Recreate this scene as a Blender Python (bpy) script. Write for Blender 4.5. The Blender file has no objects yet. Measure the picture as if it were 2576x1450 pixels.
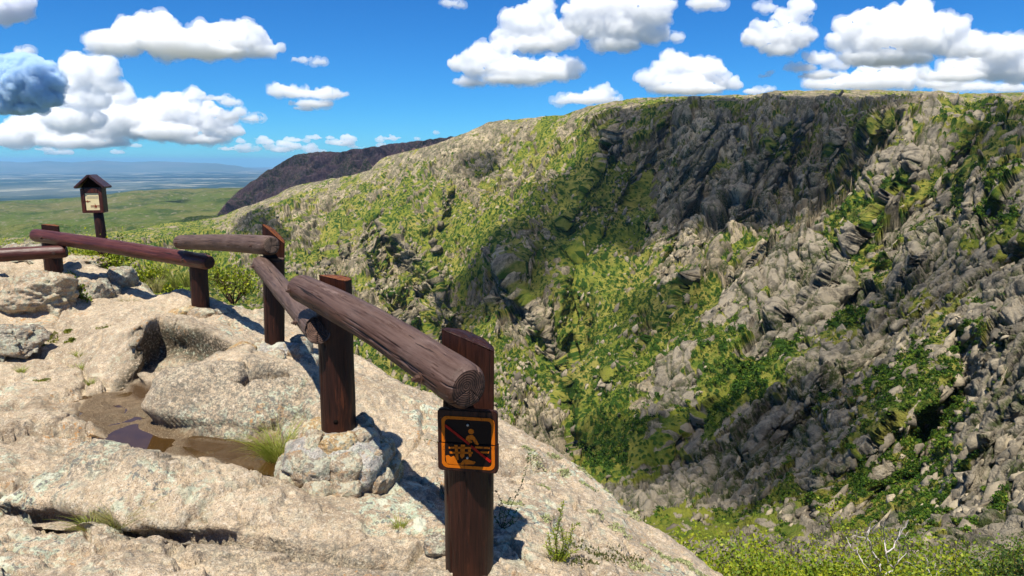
import bpy, bmesh, math, random
import numpy as np
from mathutils import Vector, Matrix
R = math.radians
sc = bpy.context.scene
col = sc.collection

# ------------------------------------------------------------------ camera
CAMZ = 1.43
PITCH = R(10.5)
F = 1717.0                      # focal length in units of a 2576 px wide frame
cam_d = bpy.data.cameras.new('camera'); cam = bpy.data.objects.new('camera', cam_d); col.objects.link(cam)
cam.location = (0, 0, CAMZ); cam.rotation_euler = (math.pi/2 - PITCH, 0, 0)
cam_d.sensor_width = 36; cam_d.lens = 36*F/2576
cam_d.clip_start = 0.05; cam_d.clip_end = 400000
sc.camera = cam

# ------------------------------------------------------------------ light
SUN_EL, SUN_AZ = R(66), R(200)           # azimuth of the sun: clockwise from +Y (behind the camera, to the left)
Lsun = Vector((math.sin(SUN_AZ)*math.cos(SUN_EL), math.cos(SUN_AZ)*math.cos(SUN_EL), math.sin(SUN_EL)))
sd = bpy.data.lights.new('sun', 'SUN'); so = bpy.data.objects.new('sun', sd); col.objects.link(so)
sd.energy = 4.9; sd.angle = R(0.5); sd.color = (1.0, 0.94, 0.82)
so.rotation_euler = Lsun.to_track_quat('Z', 'Y').to_euler()
world = bpy.data.worlds.new('World'); sc.world = world; world.use_nodes = True
nt = world.node_tree; nt.nodes.clear()
sky = nt.nodes.new('ShaderNodeTexSky'); sky.sky_type = 'NISHITA'; sky.sun_disc = False
sky.sun_elevation = SUN_EL; sky.sun_rotation = SUN_AZ; sky.altitude = 1900
sky.air_density = 1.0; sky.dust_density = 0.3; sky.ozone_density = 2.5
hs = nt.nodes.new('ShaderNodeHueSaturation'); hs.inputs['Saturation'].default_value = 1.2
bg = nt.nodes.new('ShaderNodeBackground'); bg.inputs['Strength'].default_value = 0.08
wo = nt.nodes.new('ShaderNodeOutputWorld')
nt.links.new(sky.outputs[0], hs.inputs['Color']); tint = nt.nodes.new('ShaderNodeMix'); tint.data_type = 'RGBA'; tint.blend_type = 'MULTIPLY'; tint.inputs[0].default_value = 1
tint.inputs[7].default_value = (.24, .69, 1.06, 1)
nt.links.new(hs.outputs[0], tint.inputs[6]); nt.links.new(tint.outputs[2], bg.inputs[0]); nt.links.new(bg.outputs[0], wo.inputs[0])
sc.view_settings.view_transform = 'Standard'; sc.view_settings.look = 'None'
sc.view_settings.exposure = 0.68; sc.view_settings.gamma = 1.0
sc.render.engine = 'CYCLES'
cy = sc.cycles
cy.use_denoising = True
cy.max_bounces = 18; cy.diffuse_bounces = 3; cy.glossy_bounces = 2; cy.transmission_bounces = 4
cy.transparent_max_bounces = 12; cy.volume_bounces = 16
cy.caustics_reflective = False; cy.caustics_refractive = False

# ------------------------------------------------------------------ picture geometry -> world
CPI, SPI = math.cos(PITCH), math.sin(PITCH)
def ray(px, py):
    x = (np.asarray(px, float)-1288)/F; y = -(np.asarray(py, float)-725)/F
    return np.stack([x, CPI+SPI*y, -SPI+CPI*y], -1)
def at_z(px, py, z):
    d = ray(px, py); t = (z-CAMZ)/d[..., 2]
    return np.stack([d[..., 0]*t, d[..., 1]*t, CAMZ+d[..., 2]*t], -1)
def at_y(px, py, Y):
    d = ray(px, py); t = Y/d[..., 1]
    return np.stack([d[..., 0]*t, d[..., 1]*t, CAMZ+d[..., 2]*t], -1)
def to_px(P):
    z = P[..., 2]-CAMZ; d = P[..., 1]*CPI-z*SPI
    return 1288+F*P[..., 0]/d, 725-F*(P[..., 1]*SPI+z*CPI)/d
def under_skyline(P, skyf, m=0.0):
    """lower what noise has lifted above the crest line"""
    for _ in range(2):
        px, py = to_px(P); lim = skyf(px)+m; up = np.clip(lim-py, 0, None)
        P[:, 2] -= up/F*np.hypot(P[:, 0], P[:, 1])*1.0
    return P
def V(a): return Vector([float(v) for v in a])

# ------------------------------------------------------------------ numpy noise
def _h(ix, iy, iz, s):
    n = (ix*np.int64(374761393)+iy*np.int64(668265263)+iz*np.int64(2147483647)+np.int64(s)*np.int64(1274126177)) & 0xffffffff
    n = ((n ^ (n >> 13))*np.int64(1274126177)) & 0xffffffff
    n = ((n ^ (n >> 15))*np.int64(2246822519)) & 0xffffffff
    return ((n ^ (n >> 16)) & 0xffffff)/float(0xffffff)
def vnoise(p, s=0):
    i = np.floor(p).astype(np.int64); f = p-i; u = f*f*f*(f*(f*6-15)+10)
    x, y, z = i[:, 0], i[:, 1], i[:, 2]
    def g(a, b, c): return _h(x+a, y+b, z+c, s)
    ux, uy, uz = u[:, 0], u[:, 1], u[:, 2]
    a = g(0,0,0)*(1-ux)+g(1,0,0)*ux; b = g(0,1,0)*(1-ux)+g(1,1,0)*ux
    c = g(0,0,1)*(1-ux)+g(1,0,1)*ux; d = g(0,1,1)*(1-ux)+g(1,1,1)*ux
    return ((a*(1-uy)+b*uy)*(1-uz)+(c*(1-uy)+d*uy)*uz)*2-1
ROT = np.array([[0.36, 0.48, -0.8], [-0.8, 0.6, 0.0], [0.48, 0.64, 0.6]])
def fbm(p, o=5, s=0, gain=.5, lac=2.03):
    a, t, n = 1.0, 0.0, 0.0; q = p.copy()
    for k in range(o):
        t = t+a*vnoise(q, s+k*17); n += a; a *= gain; q = (q*lac) @ ROT.T + 11.3
    return t/n
def ridged(p, o=5, s=0, gain=.5, lac=2.05):
    a, t, n = 1.0, 0.0, 0.0; q = p.copy()
    for k in range(o):
        t = t+a*(1-np.abs(vnoise(q, s+k*13))*2); n += a; a *= gain; q = (q*lac) @ ROT.T + 5.7
    return t/n
def worley(p, s=0, flat=False, tilt=False):
    """F1, F2 and a random value of the nearest cell (and a random tilted plane per cell)"""
    i = np.floor(p).astype(np.int64)
    if flat: i[:, 2] = 0; p = p*np.array([1, 1, 0])
    f = p-i
    f1 = np.full(len(p), 9.0); f2 = np.full(len(p), 9.0); idv = np.zeros(len(p)); tl = np.zeros(len(p))
    for a in (-1, 0, 1):
        for b in (-1, 0, 1):
            for c in ((0,) if flat else (-1, 0, 1)):
                x, y, z = i[:, 0]+a, i[:, 1]+b, i[:, 2]+c
                h0 = _h(x, y, z, s); h1 = _h(x, y, z, s+1)
                ex = a+h0-f[:, 0]; ey = b+h1-f[:, 1]
                if flat: ez = 0.0; h2 = h1
                else: h2 = _h(x, y, z, s+2); ez = c+h2-f[:, 2]
                d = ex*ex+ey*ey+ez*ez
                n = d < f1
                f2 = np.where(n, f1, np.minimum(f2, d)); idv = np.where(n, (h0*7.31+h1*3.77+h2*5.13) % 1.0, idv); f1 = np.where(n, d, f1)
                if tilt: tl = np.where(n, ex*(((h0+h1)*9.7) % 2-1)+ey*(((h1+h2)*8.3) % 2-1)+ez*(((h2+h0)*11.9) % 2-1), tl)
    if tilt: return np.sqrt(f1), np.sqrt(f2), idv, tl
    return np.sqrt(f1), np.sqrt(f2), idv
def sstep(a, b, x):
    t = np.clip((x-a)/(b-a), 0, 1); return t*t*(3-2*t)

# ------------------------------------------------------------------ mesh helpers
def new_obj(name, me, mat=None, parent=None, smooth=True):
    o = bpy.data.objects.new(name, me); col.objects.link(o)
    if mat is not None: me.materials.append(mat)
    if parent is not None: o.parent = parent
    if smooth and len(me.polygons):
        me.polygons.foreach_set('use_smooth', np.ones(len(me.polygons), bool))
    return o
def mesh_from(name, verts, faces, attrs=None):
    verts = np.asarray(verts, np.float32); me = bpy.data.meshes.new(name)
    if isinstance(faces, np.ndarray):
        n, k = faces.shape
        me.vertices.add(len(verts)); me.vertices.foreach_set('co', verts.ravel())
        me.loops.add(n*k); me.loops.foreach_set('vertex_index', faces.astype(np.int32).ravel())
        me.polygons.add(n); me.polygons.foreach_set('loop_start', np.arange(0, n*k, k, dtype=np.int32))
        me.update(calc_edges=True)
    else:
        me.from_pydata([tuple(map(float, v)) for v in verts], [], faces); me.update()
    for k, v in (attrs or {}).items():
        v = np.asarray(v, np.float32)
        if v.ndim == 1:
            me.attributes.new(k, 'FLOAT', 'POINT').data.foreach_set('value', v)
        else:
            me.attributes.new(k, 'FLOAT_COLOR', 'POINT').data.foreach_set('color', np.concatenate([v, np.ones((len(v), 1), np.float32)], 1).ravel())
    return me
def grid_faces(nr, nc, wrap=False):
    r = np.arange(nr-1)[:, None]; c = np.arange(nc if wrap else nc-1)[None, :]
    a = r*nc+c; b = r*nc+(c+1) % nc
    return np.stack([a, b, b+nc, a+nc], -1).reshape(-1, 4)
def grid_normals(P):
    du = np.gradient(P, axis=1); dv = np.gradient(P, axis=0)
    n = np.cross(dv, du); return n/np.maximum(np.linalg.norm(n, axis=-1, keepdims=True), 1e-9)
def tag(o, label=None, cat=None, group=None, kind=None):
    if label: o['label'] = label
    if cat: o['category'] = cat
    if group: o['group'] = group
    if kind: o['kind'] = kind
    return o
def empty(name, loc, rz=0):
    o = bpy.data.objects.new(name, None); col.objects.link(o); o.location = loc; o.rotation_euler = (0, 0, rz)
    o.empty_display_size = .1; return o
def rbf(C, v, Q, eps=.1, lam=0.0):
    d = np.linalg.norm(C[:, None]-C[None], axis=-1); A = np.sqrt(d*d+eps*eps)-lam*np.eye(len(C))
    n = len(C); M = np.zeros((n+3, n+3)); M[:n, :n] = A
    P = np.concatenate([np.ones((n, 1)), C], 1); M[:n, n:] = P; M[n:, :n] = P.T
    w = np.linalg.solve(M, np.concatenate([v, np.zeros(3)]))
    out = np.empty(len(Q))
    for s in range(0, len(Q), 100000):
        q = Q[s:s+100000]; dd = ((q[:, None]-C[None])**2).sum(-1)
        out[s:s+100000] = np.sqrt(dd+eps*eps) @ w[:n] + w[n] + q @ w[n+1:]
    return out
def poly_signed(Q, poly):
    """distance to a closed polygon, negative inside"""
    poly = np.asarray(poly, float); d = np.full(len(Q), 1e9); ins = np.zeros(len(Q), bool)
    for i in range(len(poly)):
        a = poly[i]; b = poly[(i+1) % len(poly)]; e = b-a; w = Q-a
        t = np.clip((w @ e)/max(e @ e, 1e-12), 0, 1); d = np.minimum(d, np.linalg.norm(w-t[:, None]*e, axis=1))
        c = (a[1] > Q[:, 1]) != (b[1] > Q[:, 1])
        with np.errstate(divide='ignore', invalid='ignore'):
            xx = a[0]+(Q[:, 1]-a[1])*(b[0]-a[0])/(b[1]-a[1])
        ins ^= c & (Q[:, 0] < xx)
    return np.where(ins, -d, d)

# ------------------------------------------------------------------ material helpers
class NT:
    def __init__(s, name):
        s.m = bpy.data.materials.new(name); s.m.use_nodes = True; s.t = s.m.node_tree; s.t.nodes.clear()
        s.out = s.n('ShaderNodeOutputMaterial')
    def n(s, ty, **kw):
        nd = s.t.nodes.new(ty)
        for k, v in kw.items(): setattr(nd, k, v)
        return nd
    def set(s, sock, v):
        if isinstance(v, bpy.types.NodeSocket): s.t.links.new(v, sock)
        elif v is not None:
            if isinstance(v, (tuple, list)) and len(v) == 3 and sock.type == 'RGBA': v = (*v, 1)
            sock.default_value = v
    def math(s, op, a, b=None, c=None, clamp=False):
        nd = s.n('ShaderNodeMath', operation=op, use_clamp=clamp)
        for i, v in enumerate((a, b, c)): s.set(nd.inputs[i], v)
        return nd.outputs[0]
    def noise(s, vec, scale, detail=4, rough=.55, dist=0, out=0):
        nd = s.n('ShaderNodeTexNoise'); s.set(nd.inputs['Vector'], vec); nd.inputs['Scale'].default_value = scale
        nd.inputs['Detail'].default_value = detail; nd.inputs['Roughness'].default_value = rough; nd.inputs['Distortion'].default_value = dist
        return nd.outputs[out]
    def vor(s, vec, scale, feature='F1', out='Distance', rand=1):
        nd = s.n('ShaderNodeTexVoronoi', feature=feature); s.set(nd.inputs['Vector'], vec); nd.inputs['Scale'].default_value = scale
        nd.inputs['Randomness'].default_value = rand
        return nd.outputs[out]
    def mix(s, f, a, b, mode='MIX'):
        nd = s.n('ShaderNodeMix', data_type='RGBA', blend_type=mode); nd.clamp_factor = True
        s.set(nd.inputs[0], f); s.set(nd.inputs[6], a); s.set(nd.inputs[7], b); return nd.outputs[2]
    def step(s, a, b, x):
        nd = s.n('ShaderNodeMapRange', interpolation_type='SMOOTHSTEP')
        s.set(nd.inputs[0], x); s.set(nd.inputs[1], a); s.set(nd.inputs[2], b); return nd.outputs[0]
    def ramp(s, x, stops):
        nd = s.n('ShaderNodeValToRGB'); cr = nd.color_ramp
        while len(cr.elements) < len(stops): cr.elements.new(.5)
        for e, (p, c) in zip(cr.elements, stops): e.position = p; e.color = (*c, 1)
        s.set(nd.inputs[0], x); return nd.outputs[0]
    def coord(s, kind='Object'): return s.n('ShaderNodeTexCoord').outputs[kind]
    def mapping(s, vec, scale=(1,1,1), loc=(0,0,0), rot=(0,0,0)):
        nd = s.n('ShaderNodeMapping'); s.set(nd.inputs[0], vec); nd.inputs['Scale'].default_value = scale
        nd.inputs['Location'].default_value = loc; nd.inputs['Rotation'].default_value = rot; return nd.outputs[0]
    def attr(s, name, out='Fac'): return s.n('ShaderNodeAttribute', attribute_name=name).outputs[out]
    def bump(s, h, strength=.5, dist=.01, normal=None):
        nd = s.n('ShaderNodeBump'); s.set(nd.inputs['Height'], h); nd.inputs['Strength'].default_value = strength
        nd.inputs['Distance'].default_value = dist; s.set(nd.inputs['Normal'], normal); return nd.outputs[0]
    def bsdf(s, color, rough=.8, normal=None, spec=.3, **kw):
        b = s.n('ShaderNodeBsdfPrincipled'); s.set(b.inputs['Base Color'], color); s.set(b.inputs['Roughness'], rough)
        s.set(b.inputs['Normal'], normal); s.set(b.inputs['Specular IOR Level'], spec)
        for k, v in kw.items(): s.set(b.inputs[k], v)
        s.t.links.new(b.outputs[0], s.out.inputs[0]); return b
def flat_mat(name, color, rough=.7, spec=.3, var=.25, scale=30):
    t = NT(name); n = t.noise(t.coord(), scale, 4)
    c = t.mix(n, tuple(x*(1-var) for x in color), tuple(min(1, x*(1+var)) for x in color))
    t.bsdf(c, rough, t.bump(n, .3, .003), spec); return t.m
# ================================================================== clouds
def cloud_mat(name, dens, colr=(1, 1, 1), an=0.0):
    t = NT(name); v = t.n('ShaderNodeVolumePrincipled'); v.inputs['Color'].default_value = (*colr, 1)
    v.inputs['Density'].default_value = dens; v.inputs['Anisotropy'].default_value = an
    t.t.links.new(v.outputs[0], t.out.inputs['Volume']); return t.m
_b = bmesh.new(); bmesh.ops.create_icosphere(_b, subdivisions=2, radius=1)
ICO_V = np.array([v.co[:] for v in _b.verts]); ICO_F = np.array([[v.index for v in f.verts] for f in _b.faces]); _b.free()
def cloud(label, lumps, dist, seed, fill=1.0, dens=.015, colr=(1, 1, 1), vox=1.8, group='white cumulus clouds', flat=True, kind=None, name='cloud', small=1.0, wisp=1.0):
    rng = random.Random(seed); k = dist/F; c0 = at_y(lumps[0][0], lumps[0][1], dist)
    L = []
    for (x, y, rx, ry) in lumps:
        L.append((x, y, rx*.72, ry*.62, .5))
        n = int(4+fill*(rx*ry)**.5/2.0*max(1, rx/ry)**.5*1.35)
        for i in range(n):
            a = rng.uniform(0, 6.283); r = rng.random()**.45; s = rng.uniform(.12, .40)*small
            yy = math.sin(a)*ry*r*.72
            if flat and yy > 0: yy *= .7
            L.append((x+math.cos(a)*rx*r*.82, y+yy, s*ry*1.5, s*ry*1.25, 1))
    vs = []
    for (x, y, rx, ry, q) in L:
        c = at_y(x, y, dist)-c0; c[1] += rng.uniform(-.5, .5)*ry*k*1.2
        vs.append(ICO_V*np.array([rx*k, max(ry, rx*.6)*k, ry*k])+c)
    nv = len(ICO_V); me = mesh_from(name, np.concatenate(vs), (ICO_F[None]+np.arange(len(vs))[:, None, None]*nv).reshape(-1, 3))
    o = bpy.data.objects.new(name, me); col.objects.link(o)
    md = o.modifiers.new('r', 'REMESH'); md.mode = 'VOXEL'; md.voxel_size = vox*k
    me2 = bpy.data.meshes.new_from_object(o.evaluated_get(bpy.context.evaluated_depsgraph_get())); o.modifiers.clear(); o.data = me2
    n = len(me2.vertices); co = np.empty(n*3, np.float32); me2.vertices.foreach_get('co', co); co = co.reshape(-1, 3).astype(float)
    nr = np.empty(n*3, np.float32); me2.vertices.foreach_get('normal', nr); nr = nr.reshape(-1, 3)
    q = co/(k*44)+seed*7.1; b = 0; a = 1
    for i in range(4):
        f1, f2, _ = worley(q*2.0**i+fbm(q*2**i*1.5, 2, 3)[:, None]*.3, seed+i); b = b+a*(.55-f1); a *= .56
    co += nr*(b*.70*k*22)[:, None]*np.where(nr[:, 2:] < -.4, .45, 1)
    me2.vertices.foreach_set('co', co.astype(np.float32).ravel()); me2.update()
    me2.materials.append(cloud_mat(name, dens*6000/dist, colr)); o.location = V(c0)
    if kind != 'stuff':      # thin ragged fringe round the dense body
        me3 = me2.copy(); c2 = co.copy(); w = fbm(q*1.6+5, 4, seed+40, .6)
        c2 += nr*((2.0+15*np.clip(w+.08, -.2, 1))*k*wisp)[:, None]
        me3.vertices.foreach_set('co', c2.astype(np.float32).ravel()); me3.materials.clear(); me3.materials.append(cloud_mat('cloud_fringe', dens*.42*6000/dist, colr))
        w_ = bpy.data.objects.new('wisp', me3); col.objects.link(w_); w_.parent = o; me3.update()
    return tag(o, label, 'cloud', group, kind)
cloud('long white flat-bottomed cloud high above the wooden picture post', [(470,110,175,46),(300,112,80,36),(395,72,70,38),(345,90,55,45),(570,100,105,42),(590,72,50,26),(655,125,66,26),(250,112,38,22),(520,130,150,22)], 8000, 1)
cloud('small ragged cloud scrap right of the long white cloud', [(740,150,11,9),(770,150,18,9),(800,158,22,5)], 8000, 2)
cloud('dark blue shaded cloud at the left edge of the sky', [(50,205,75,72),(110,225,48,52),(20,250,55,50),(60,270,70,22)], 7000, 3, dens=.05, colr=(.74, .87, .98))  # its shade is painted in: a dull blue scattering colour darkens it
cloud('grey blue cloud cut by the top left corner', [(20,15,48,50),(-20,40,50,30),(45,25,22,38)], 6500, 4, dens=.02, colr=(.95, .96, 1))
cloud('bright white cap just above the dark blue cloud', [(55,132,30,15),(40,145,28,12)], 11000, 5)
cloud('tall white tower of cloud beside the dark blue cloud', [(225,190,62,50),(255,165,32,30),(190,170,36,36),(265,215,38,34),(215,250,70,40),(160,235,40,42),(180,300,90,40)], 24000, 6)
cloud('broad lumpy bank of cloud low above the left horizon', [(330,300,90,55),(300,255,40,40),(250,320,120,50),(400,290,80,45),(450,275,60,45),(480,240,30,22),(520,300,70,45),(420,330,130,35),(100,330,120,42),(30,345,90,38),(560,330,60,25),(200,355,150,25),(500,350,100,18)], 30000, 7, fill=2.6, dens=.018, small=.75)
cloud('thin cloud streak above the right end of the cloud bank', [(540,247,48,8),(575,258,34,9)], 20000, 8)
cloud('small cloud puff above the right end of the cloud bank', [(600,285,32,13),(580,295,40,10),(630,300,34,6)], 20000, 9)
cloud('isolated ragged cloud in the blue between the two halves of the sky', [(720,225,46,14),(760,235,66,17),(700,232,42,14),(810,238,60,15),(850,238,34,11),(790,262,70,12),(760,273,34,7),(690,222,24,12)], 9500, 10, small=.8)
cloud('low sprawling cloud beneath the white blue opening in mid sky', [(1300,175,110,34),(1230,150,70,38),(1190,165,50,38),(1380,185,80,26),(1250,120,46,26),(1420,170,50,30),(1190,207,50,13),(1300,200,120,14)], 9000, 11)
cloud('tall white cloud touching the top of the picture centre', [(1330,60,70,44),(1360,25,40,36),(1300,90,55,40),(1400,95,66,40),(1350,110,90,28)], 9600, 12)
cloud('large cloud mass right of the tall cloud at the top edge', [(1560,70,110,45),(1480,50,60,48),(1620,40,80,36),(1550,110,80,26),(1500,20,90,32),(1640,85,50,32),(1700,95,24,14),(1600,10,120,30)], 8600, 13)
cloud('small cloud at the top edge right of the large mass', [(1770,8,52,16),(1800,12,26,12)], 8000, 14)
cloud('domed white cloud resting on the canyon skyline', [(1720,205,110,36),(1700,165,60,32),(1770,175,56,32),(1650,200,52,32),(1815,210,44,28),(1730,225,130,16)], 13000, 15)
cloud('low pointed cloud behind the falling part of the skyline', [(1480,250,86,17),(1525,228,28,18),(1500,240,50,18),(1420,256,40,11)], 15000, 16)
cloud('compact round cloud with a grey cap in the upper right', [(1955,95,92,38),(1900,85,44,30),(2010,90,50,32),(1960,125,60,20),(1990,45,44,30),(1930,20,30,15),(2015,20,30,26)], 8800, 17)
cloud('biggest white cloud of the upper right', [(2250,100,135,52),(2180,80,76,50),(2290,50,60,48),(2350,80,70,46),(2420,115,80,36),(2230,145,150,26),(2130,105,40,36),(2300,20,30,26)], 8200, 18)
cloud('grey hazy cloud running off the right edge', [(2500,130,90,50),(2440,170,90,34),(2560,170,80,44),(2400,190,100,22),(2550,110,60,26)], 9000, 19)
cloud('long white cloud lying on the flat canyon rim at the right', [(2180,205,120,26),(2080,212,80,16),(2250,200,90,32),(2200,180,50,18),(2360,212,70,16)], 14000, 20)
cloud('low white cloud on the rim at the far right', [(2460,218,70,14),(2400,222,60,11),(2540,222,60,12)], 15000, 21)
cloud('faint scrap of cloud below the compact round cloud', [(2060,150,52,18),(2020,172,44,15),(2100,165,36,18),(2060,190,70,10)], 9000, 22, dens=.012)
cloud('small faint cloud left of the rim cloud', [(1935,185,14,6),(1925,192,20,4)], 9000, 23, dens=.012)
cloud('thin line of cloud just above the rim by the domed cloud', [(1900,231,40,5),(1930,226,20,6)], 15000, 24)
cloud('tiny cloud at the top edge left of centre', [(1135,8,32,8),(1155,14,15,5)], 8000, 25, dens=.012)
rng = random.Random(9); LL = []
for i in range(64):
    u = rng.random(); x = 560+u*470 if i % 2 else rng.uniform(-60, 900); y = 352+rng.random()*38-(6 if x > 650 else 0); s = rng.uniform(5, 19)
    LL.append((x, y, s*rng.uniform(1.2, 2.8), s*rng.uniform(.35, .6)))
cloud('far-off row of tiny clouds above the horizon and dark ridge', LL+[(860,360,44,11),(885,352,22,10),(990,347,11,9),(1100,334,12,6),(1050,350,16,5)], 60000, 26, dens=.02, vox=1.8, kind='stuff', name='horizon_clouds', group=None)

# ================================================================== rock outcrop in the foreground (structure)
GC = [  # (px, py, z): points of the bedrock read off the picture, each at its own height
 (0,1450,.14),(300,1450,.13),(600,1450,.11),(900,1450,.07),(1100,1450,.02),(1181,1443,.022),(1181,1415,.02),(1235,1440,.015),(1125,1440,.02),(1300,1450,-.02),(1500,1450,-.12),(1700,1450,-.26),
 (60,1345,.07),(300,1390,.08),(600,1410,.06),(60,1303,-.01),(200,1322,.0),(400,1348,.0),(620,1378,.0),(850,1405,.0),(1000,1425,.0),
 (30,1265,.03),(120,1250,.08),(300,1240,.13),(500,1250,.12),(700,1290,.07),(850,1320,.04),(1000,1350,.01),
 (170,1135,.19),(250,1096,.24),(330,1110,.22),(420,1135,.18),(520,1152,.15),(600,1168,.12),(700,1205,.07),(800,1235,.03),(900,1255,.0),(1000,1290,.0),
 (60,1060,.0),(100,1000,.02),(330,1075,-.05),(400,1085,-.06),(500,1105,-.06),(600,1125,-.06),(660,1150,-.06),(250,1000,-.04),(350,990,-.05),(200,1040,-.03),
 (0,1100,.03),(60,1200,.0),(0,1240,.0),(0,1180,.02),(120,1080,.0),
 (100,950,.02),(0,900,.06),(150,860,.07),(0,820,.12),(190,920,.03),(200,965,-.01),(0,1000,.02),
 (232,880,.1),(262,838,.22),(330,826,.29),(420,830,.31),(500,840,.29),(560,852,.24),(600,865,.2),
 (225,985,-.01),(290,998,-.03),(350,975,-.04),
 (402,1062,-.06),(500,1092,-.06),(600,1098,-.06),(700,1098,-.05),(400,1000,.1),(415,965,.19),(520,950,.22),(640,965,.22),(770,965,.2),(800,1010,.12),
 (430,945,.2),(550,925,.23),(680,912,.23),(750,925,.19),(400,1035,-.01),(500,1060,.06),(600,1070,.07),(720,1065,.05),
 (300,790,.2),(200,810,.14),(450,770,.2),(400,740,.25),(500,722,.33),(560,740,.28),(620,757,.22),(350,765,.15),(100,800,.15),
 (505,795,.13),(600,830,.15),(650,800,.13),(700,872,.06),(650,862,.1),(790,885,.0),(720,800,.08),(760,850,.02),
 (900,960,.0),(900,1100,-.02),(1000,1150,-.04),(1050,1050,-.05),(1150,1100,-.08),(1250,1037,-.16),(1300,1200,-.1),(1400,1300,-.12),
 (1400,1122,-.24),(1500,1192,-.3),(1600,1292,-.36),(1700,1352,-.4),(1760,1392,-.44),(1840,1452,-.5),(900,1230,.0),(1150,1300,-.04),(1050,1230,-.02),
 (1000,960,-.08),(1120,1005,-.13),(900,895,-.04),(820,850,.0),(1400,1400,-.1),(1200,1380,.0),(860,1100,.0),
 (0,700,.42),(100,655,.45),(180,660,.43),(220,690,.36),(320,705,.3),(250,760,.22),(480,716,.36),(150,705,.3),(60,740,.25),
]
W = np.array([at_z(a, b, z) for a, b, z in GC])
extra = np.array([(-3,1,.15),(-1.5,1,.14),(0,.9,.03),(.8,1,-.25),(-6,2,.2),(-6,4,.2),(-7,7,.4),(0,0,.0),(-3,0,.1),(1.5,0.2,-.5),(-9,10,.3),(-5,9.5,.3),(-9,0,.2),(-2.2,.4,.12),
                  (-4,11,.0),(-2,8,-.1),(0,6,-.4),(1.6,3.5,-.9),(2.4,1.5,-1.1),(0,-2,0),(-9,-2,.2),(2,-2,-.7)])
back = []          # the ridge near the viewer falls away steeply behind its crest
for a, b, z in [(170,1135,.19),(250,1096,.24),(330,1110,.22),(420,1135,.18),(520,1152,.15),(600,1168,.12),(700,1205,.07)]:
    q = at_z(a, b, z); k = math.hypot(q[0], q[1]); back.append((q[0]*(1+.16/k), q[1]*(1+.16/k), z*.15-.05)); back.append((q[0]*(1+.34/k), q[1]*(1+.34/k), -.055))
W = np.concatenate([W, extra, np.array(back)])
RIM = [(-300,640,.45),(0,640,.45),(200,655,.42),(330,695,.3),(480,713,.37),(560,733,.31),(640,757,.22),(700,772,.12),(760,800,.05),(830,842,.0),(900,888,-.04),(1000,948,-.08),(1120,998,-.13),
       (1250,1033,-.16),(1330,1075,-.2),(1400,1120,-.24),(1500,1190,-.3),(1600,1290,-.36),(1700,1350,-.4),(1760,1390,-.44),(1840,1450,-.5)]
rimw = [tuple(at_z(a, b, z)[:2]) for a, b, z in RIM]
rimpoly = [(-30, rimw[0][1]+.5)]+rimw+[(1.55, .9), (2.0, -3), (-30, -3)]
def ground_base(Q):
    z = rbf(W[:, :2], W[:, 2], Q, .07, .035)
    far = np.linalg.norm(Q-np.array([-1.5, 3.0]), axis=1)
    z = z*(1-sstep(7, 12, far))+.1*sstep(7, 12, far)
    d = poly_signed(Q, rimpoly)
    return z-np.where(d > -.12, .9*(d+.12)**2*4+0*d, 0)*(d < .6)-np.where(d >= .6, .9*.72**2*4+(d-.6)*2.4, 0), d
def bump_at(Q, px, py, z, rx, ry, ang=0, pw=2.0):
    c = at_z(px, py, z)[:2]; e = Q-c; ca, sa = math.cos(ang), math.sin(ang)
    u = (e[:, 0]*ca+e[:, 1]*sa)/rx; v = (-e[:, 0]*sa+e[:, 1]*ca)/ry
    return np.clip(1-(np.abs(u)**pw+np.abs(v)**pw), 0, 1)
def crack(Q, pts, w, dep):
    """polyline crack: pts (px,py,z)"""
    P = np.array([at_z(*p)[:2] for p in pts]); d = np.full(len(Q), 9.)
    wob = np.stack([vnoise(np.c_[Q*9, Q[:, :1]*0+3], 5), vnoise(np.c_[Q*9, Q[:, :1]*0+8], 6)], 1)*.025
    Z = Q+wob
    for a, b in zip(P[:-1], P[1:]):
        e = b-a; t = np.clip(((Z-a) @ e)/(e @ e), 0, 1); d = np.minimum(d, np.linalg.norm(Z-a-t[:, None]*e, axis=1))
    return -dep*np.exp(-(d/w)**2)
def pz(L, z): return [tuple(at_z(a, b, z)[:2]) for a, b in L]
CHAN = pz([(700,1190),(560,1175),(420,1150),(330,1125),(260,1100),(190,1050),(205,1010),(230,995),(330,985),(335,950),(385,945),(392,1060),(500,1098),(620,1108),(705,1098),(725,1160)], -.05)
POOLS = [pz([(470,1108),(640,1118),(700,1118),(705,1185),(600,1172),(470,1140)], -.05), pz([(318,978),(380,962),(392,1015),(330,1000)], -.05)]
HOLE = pz([(588,944),(615,930),(680,921),(748,920),(748,940),(690,946),(620,950)], .23)
NEAR = pz([(-90,1296),(20,1303),(120,1316),(220,1330),(400,1352),(640,1382),(850,1408),(1010,1430),(1010,1700),(-90,1700)], .0)
PIT = pz([(283,985),(296,930),(338,886),(400,866),(470,866),(560,882),(625,903),(560,925),(470,945),(425,968),(390,990),(335,1000)], .10)
ALG = pz([(280,975),(335,982),(360,930),(410,903),(480,893),(570,900),(600,885),(560,868),(450,856),(370,863),(318,900),(281,945)], .06)
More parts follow.
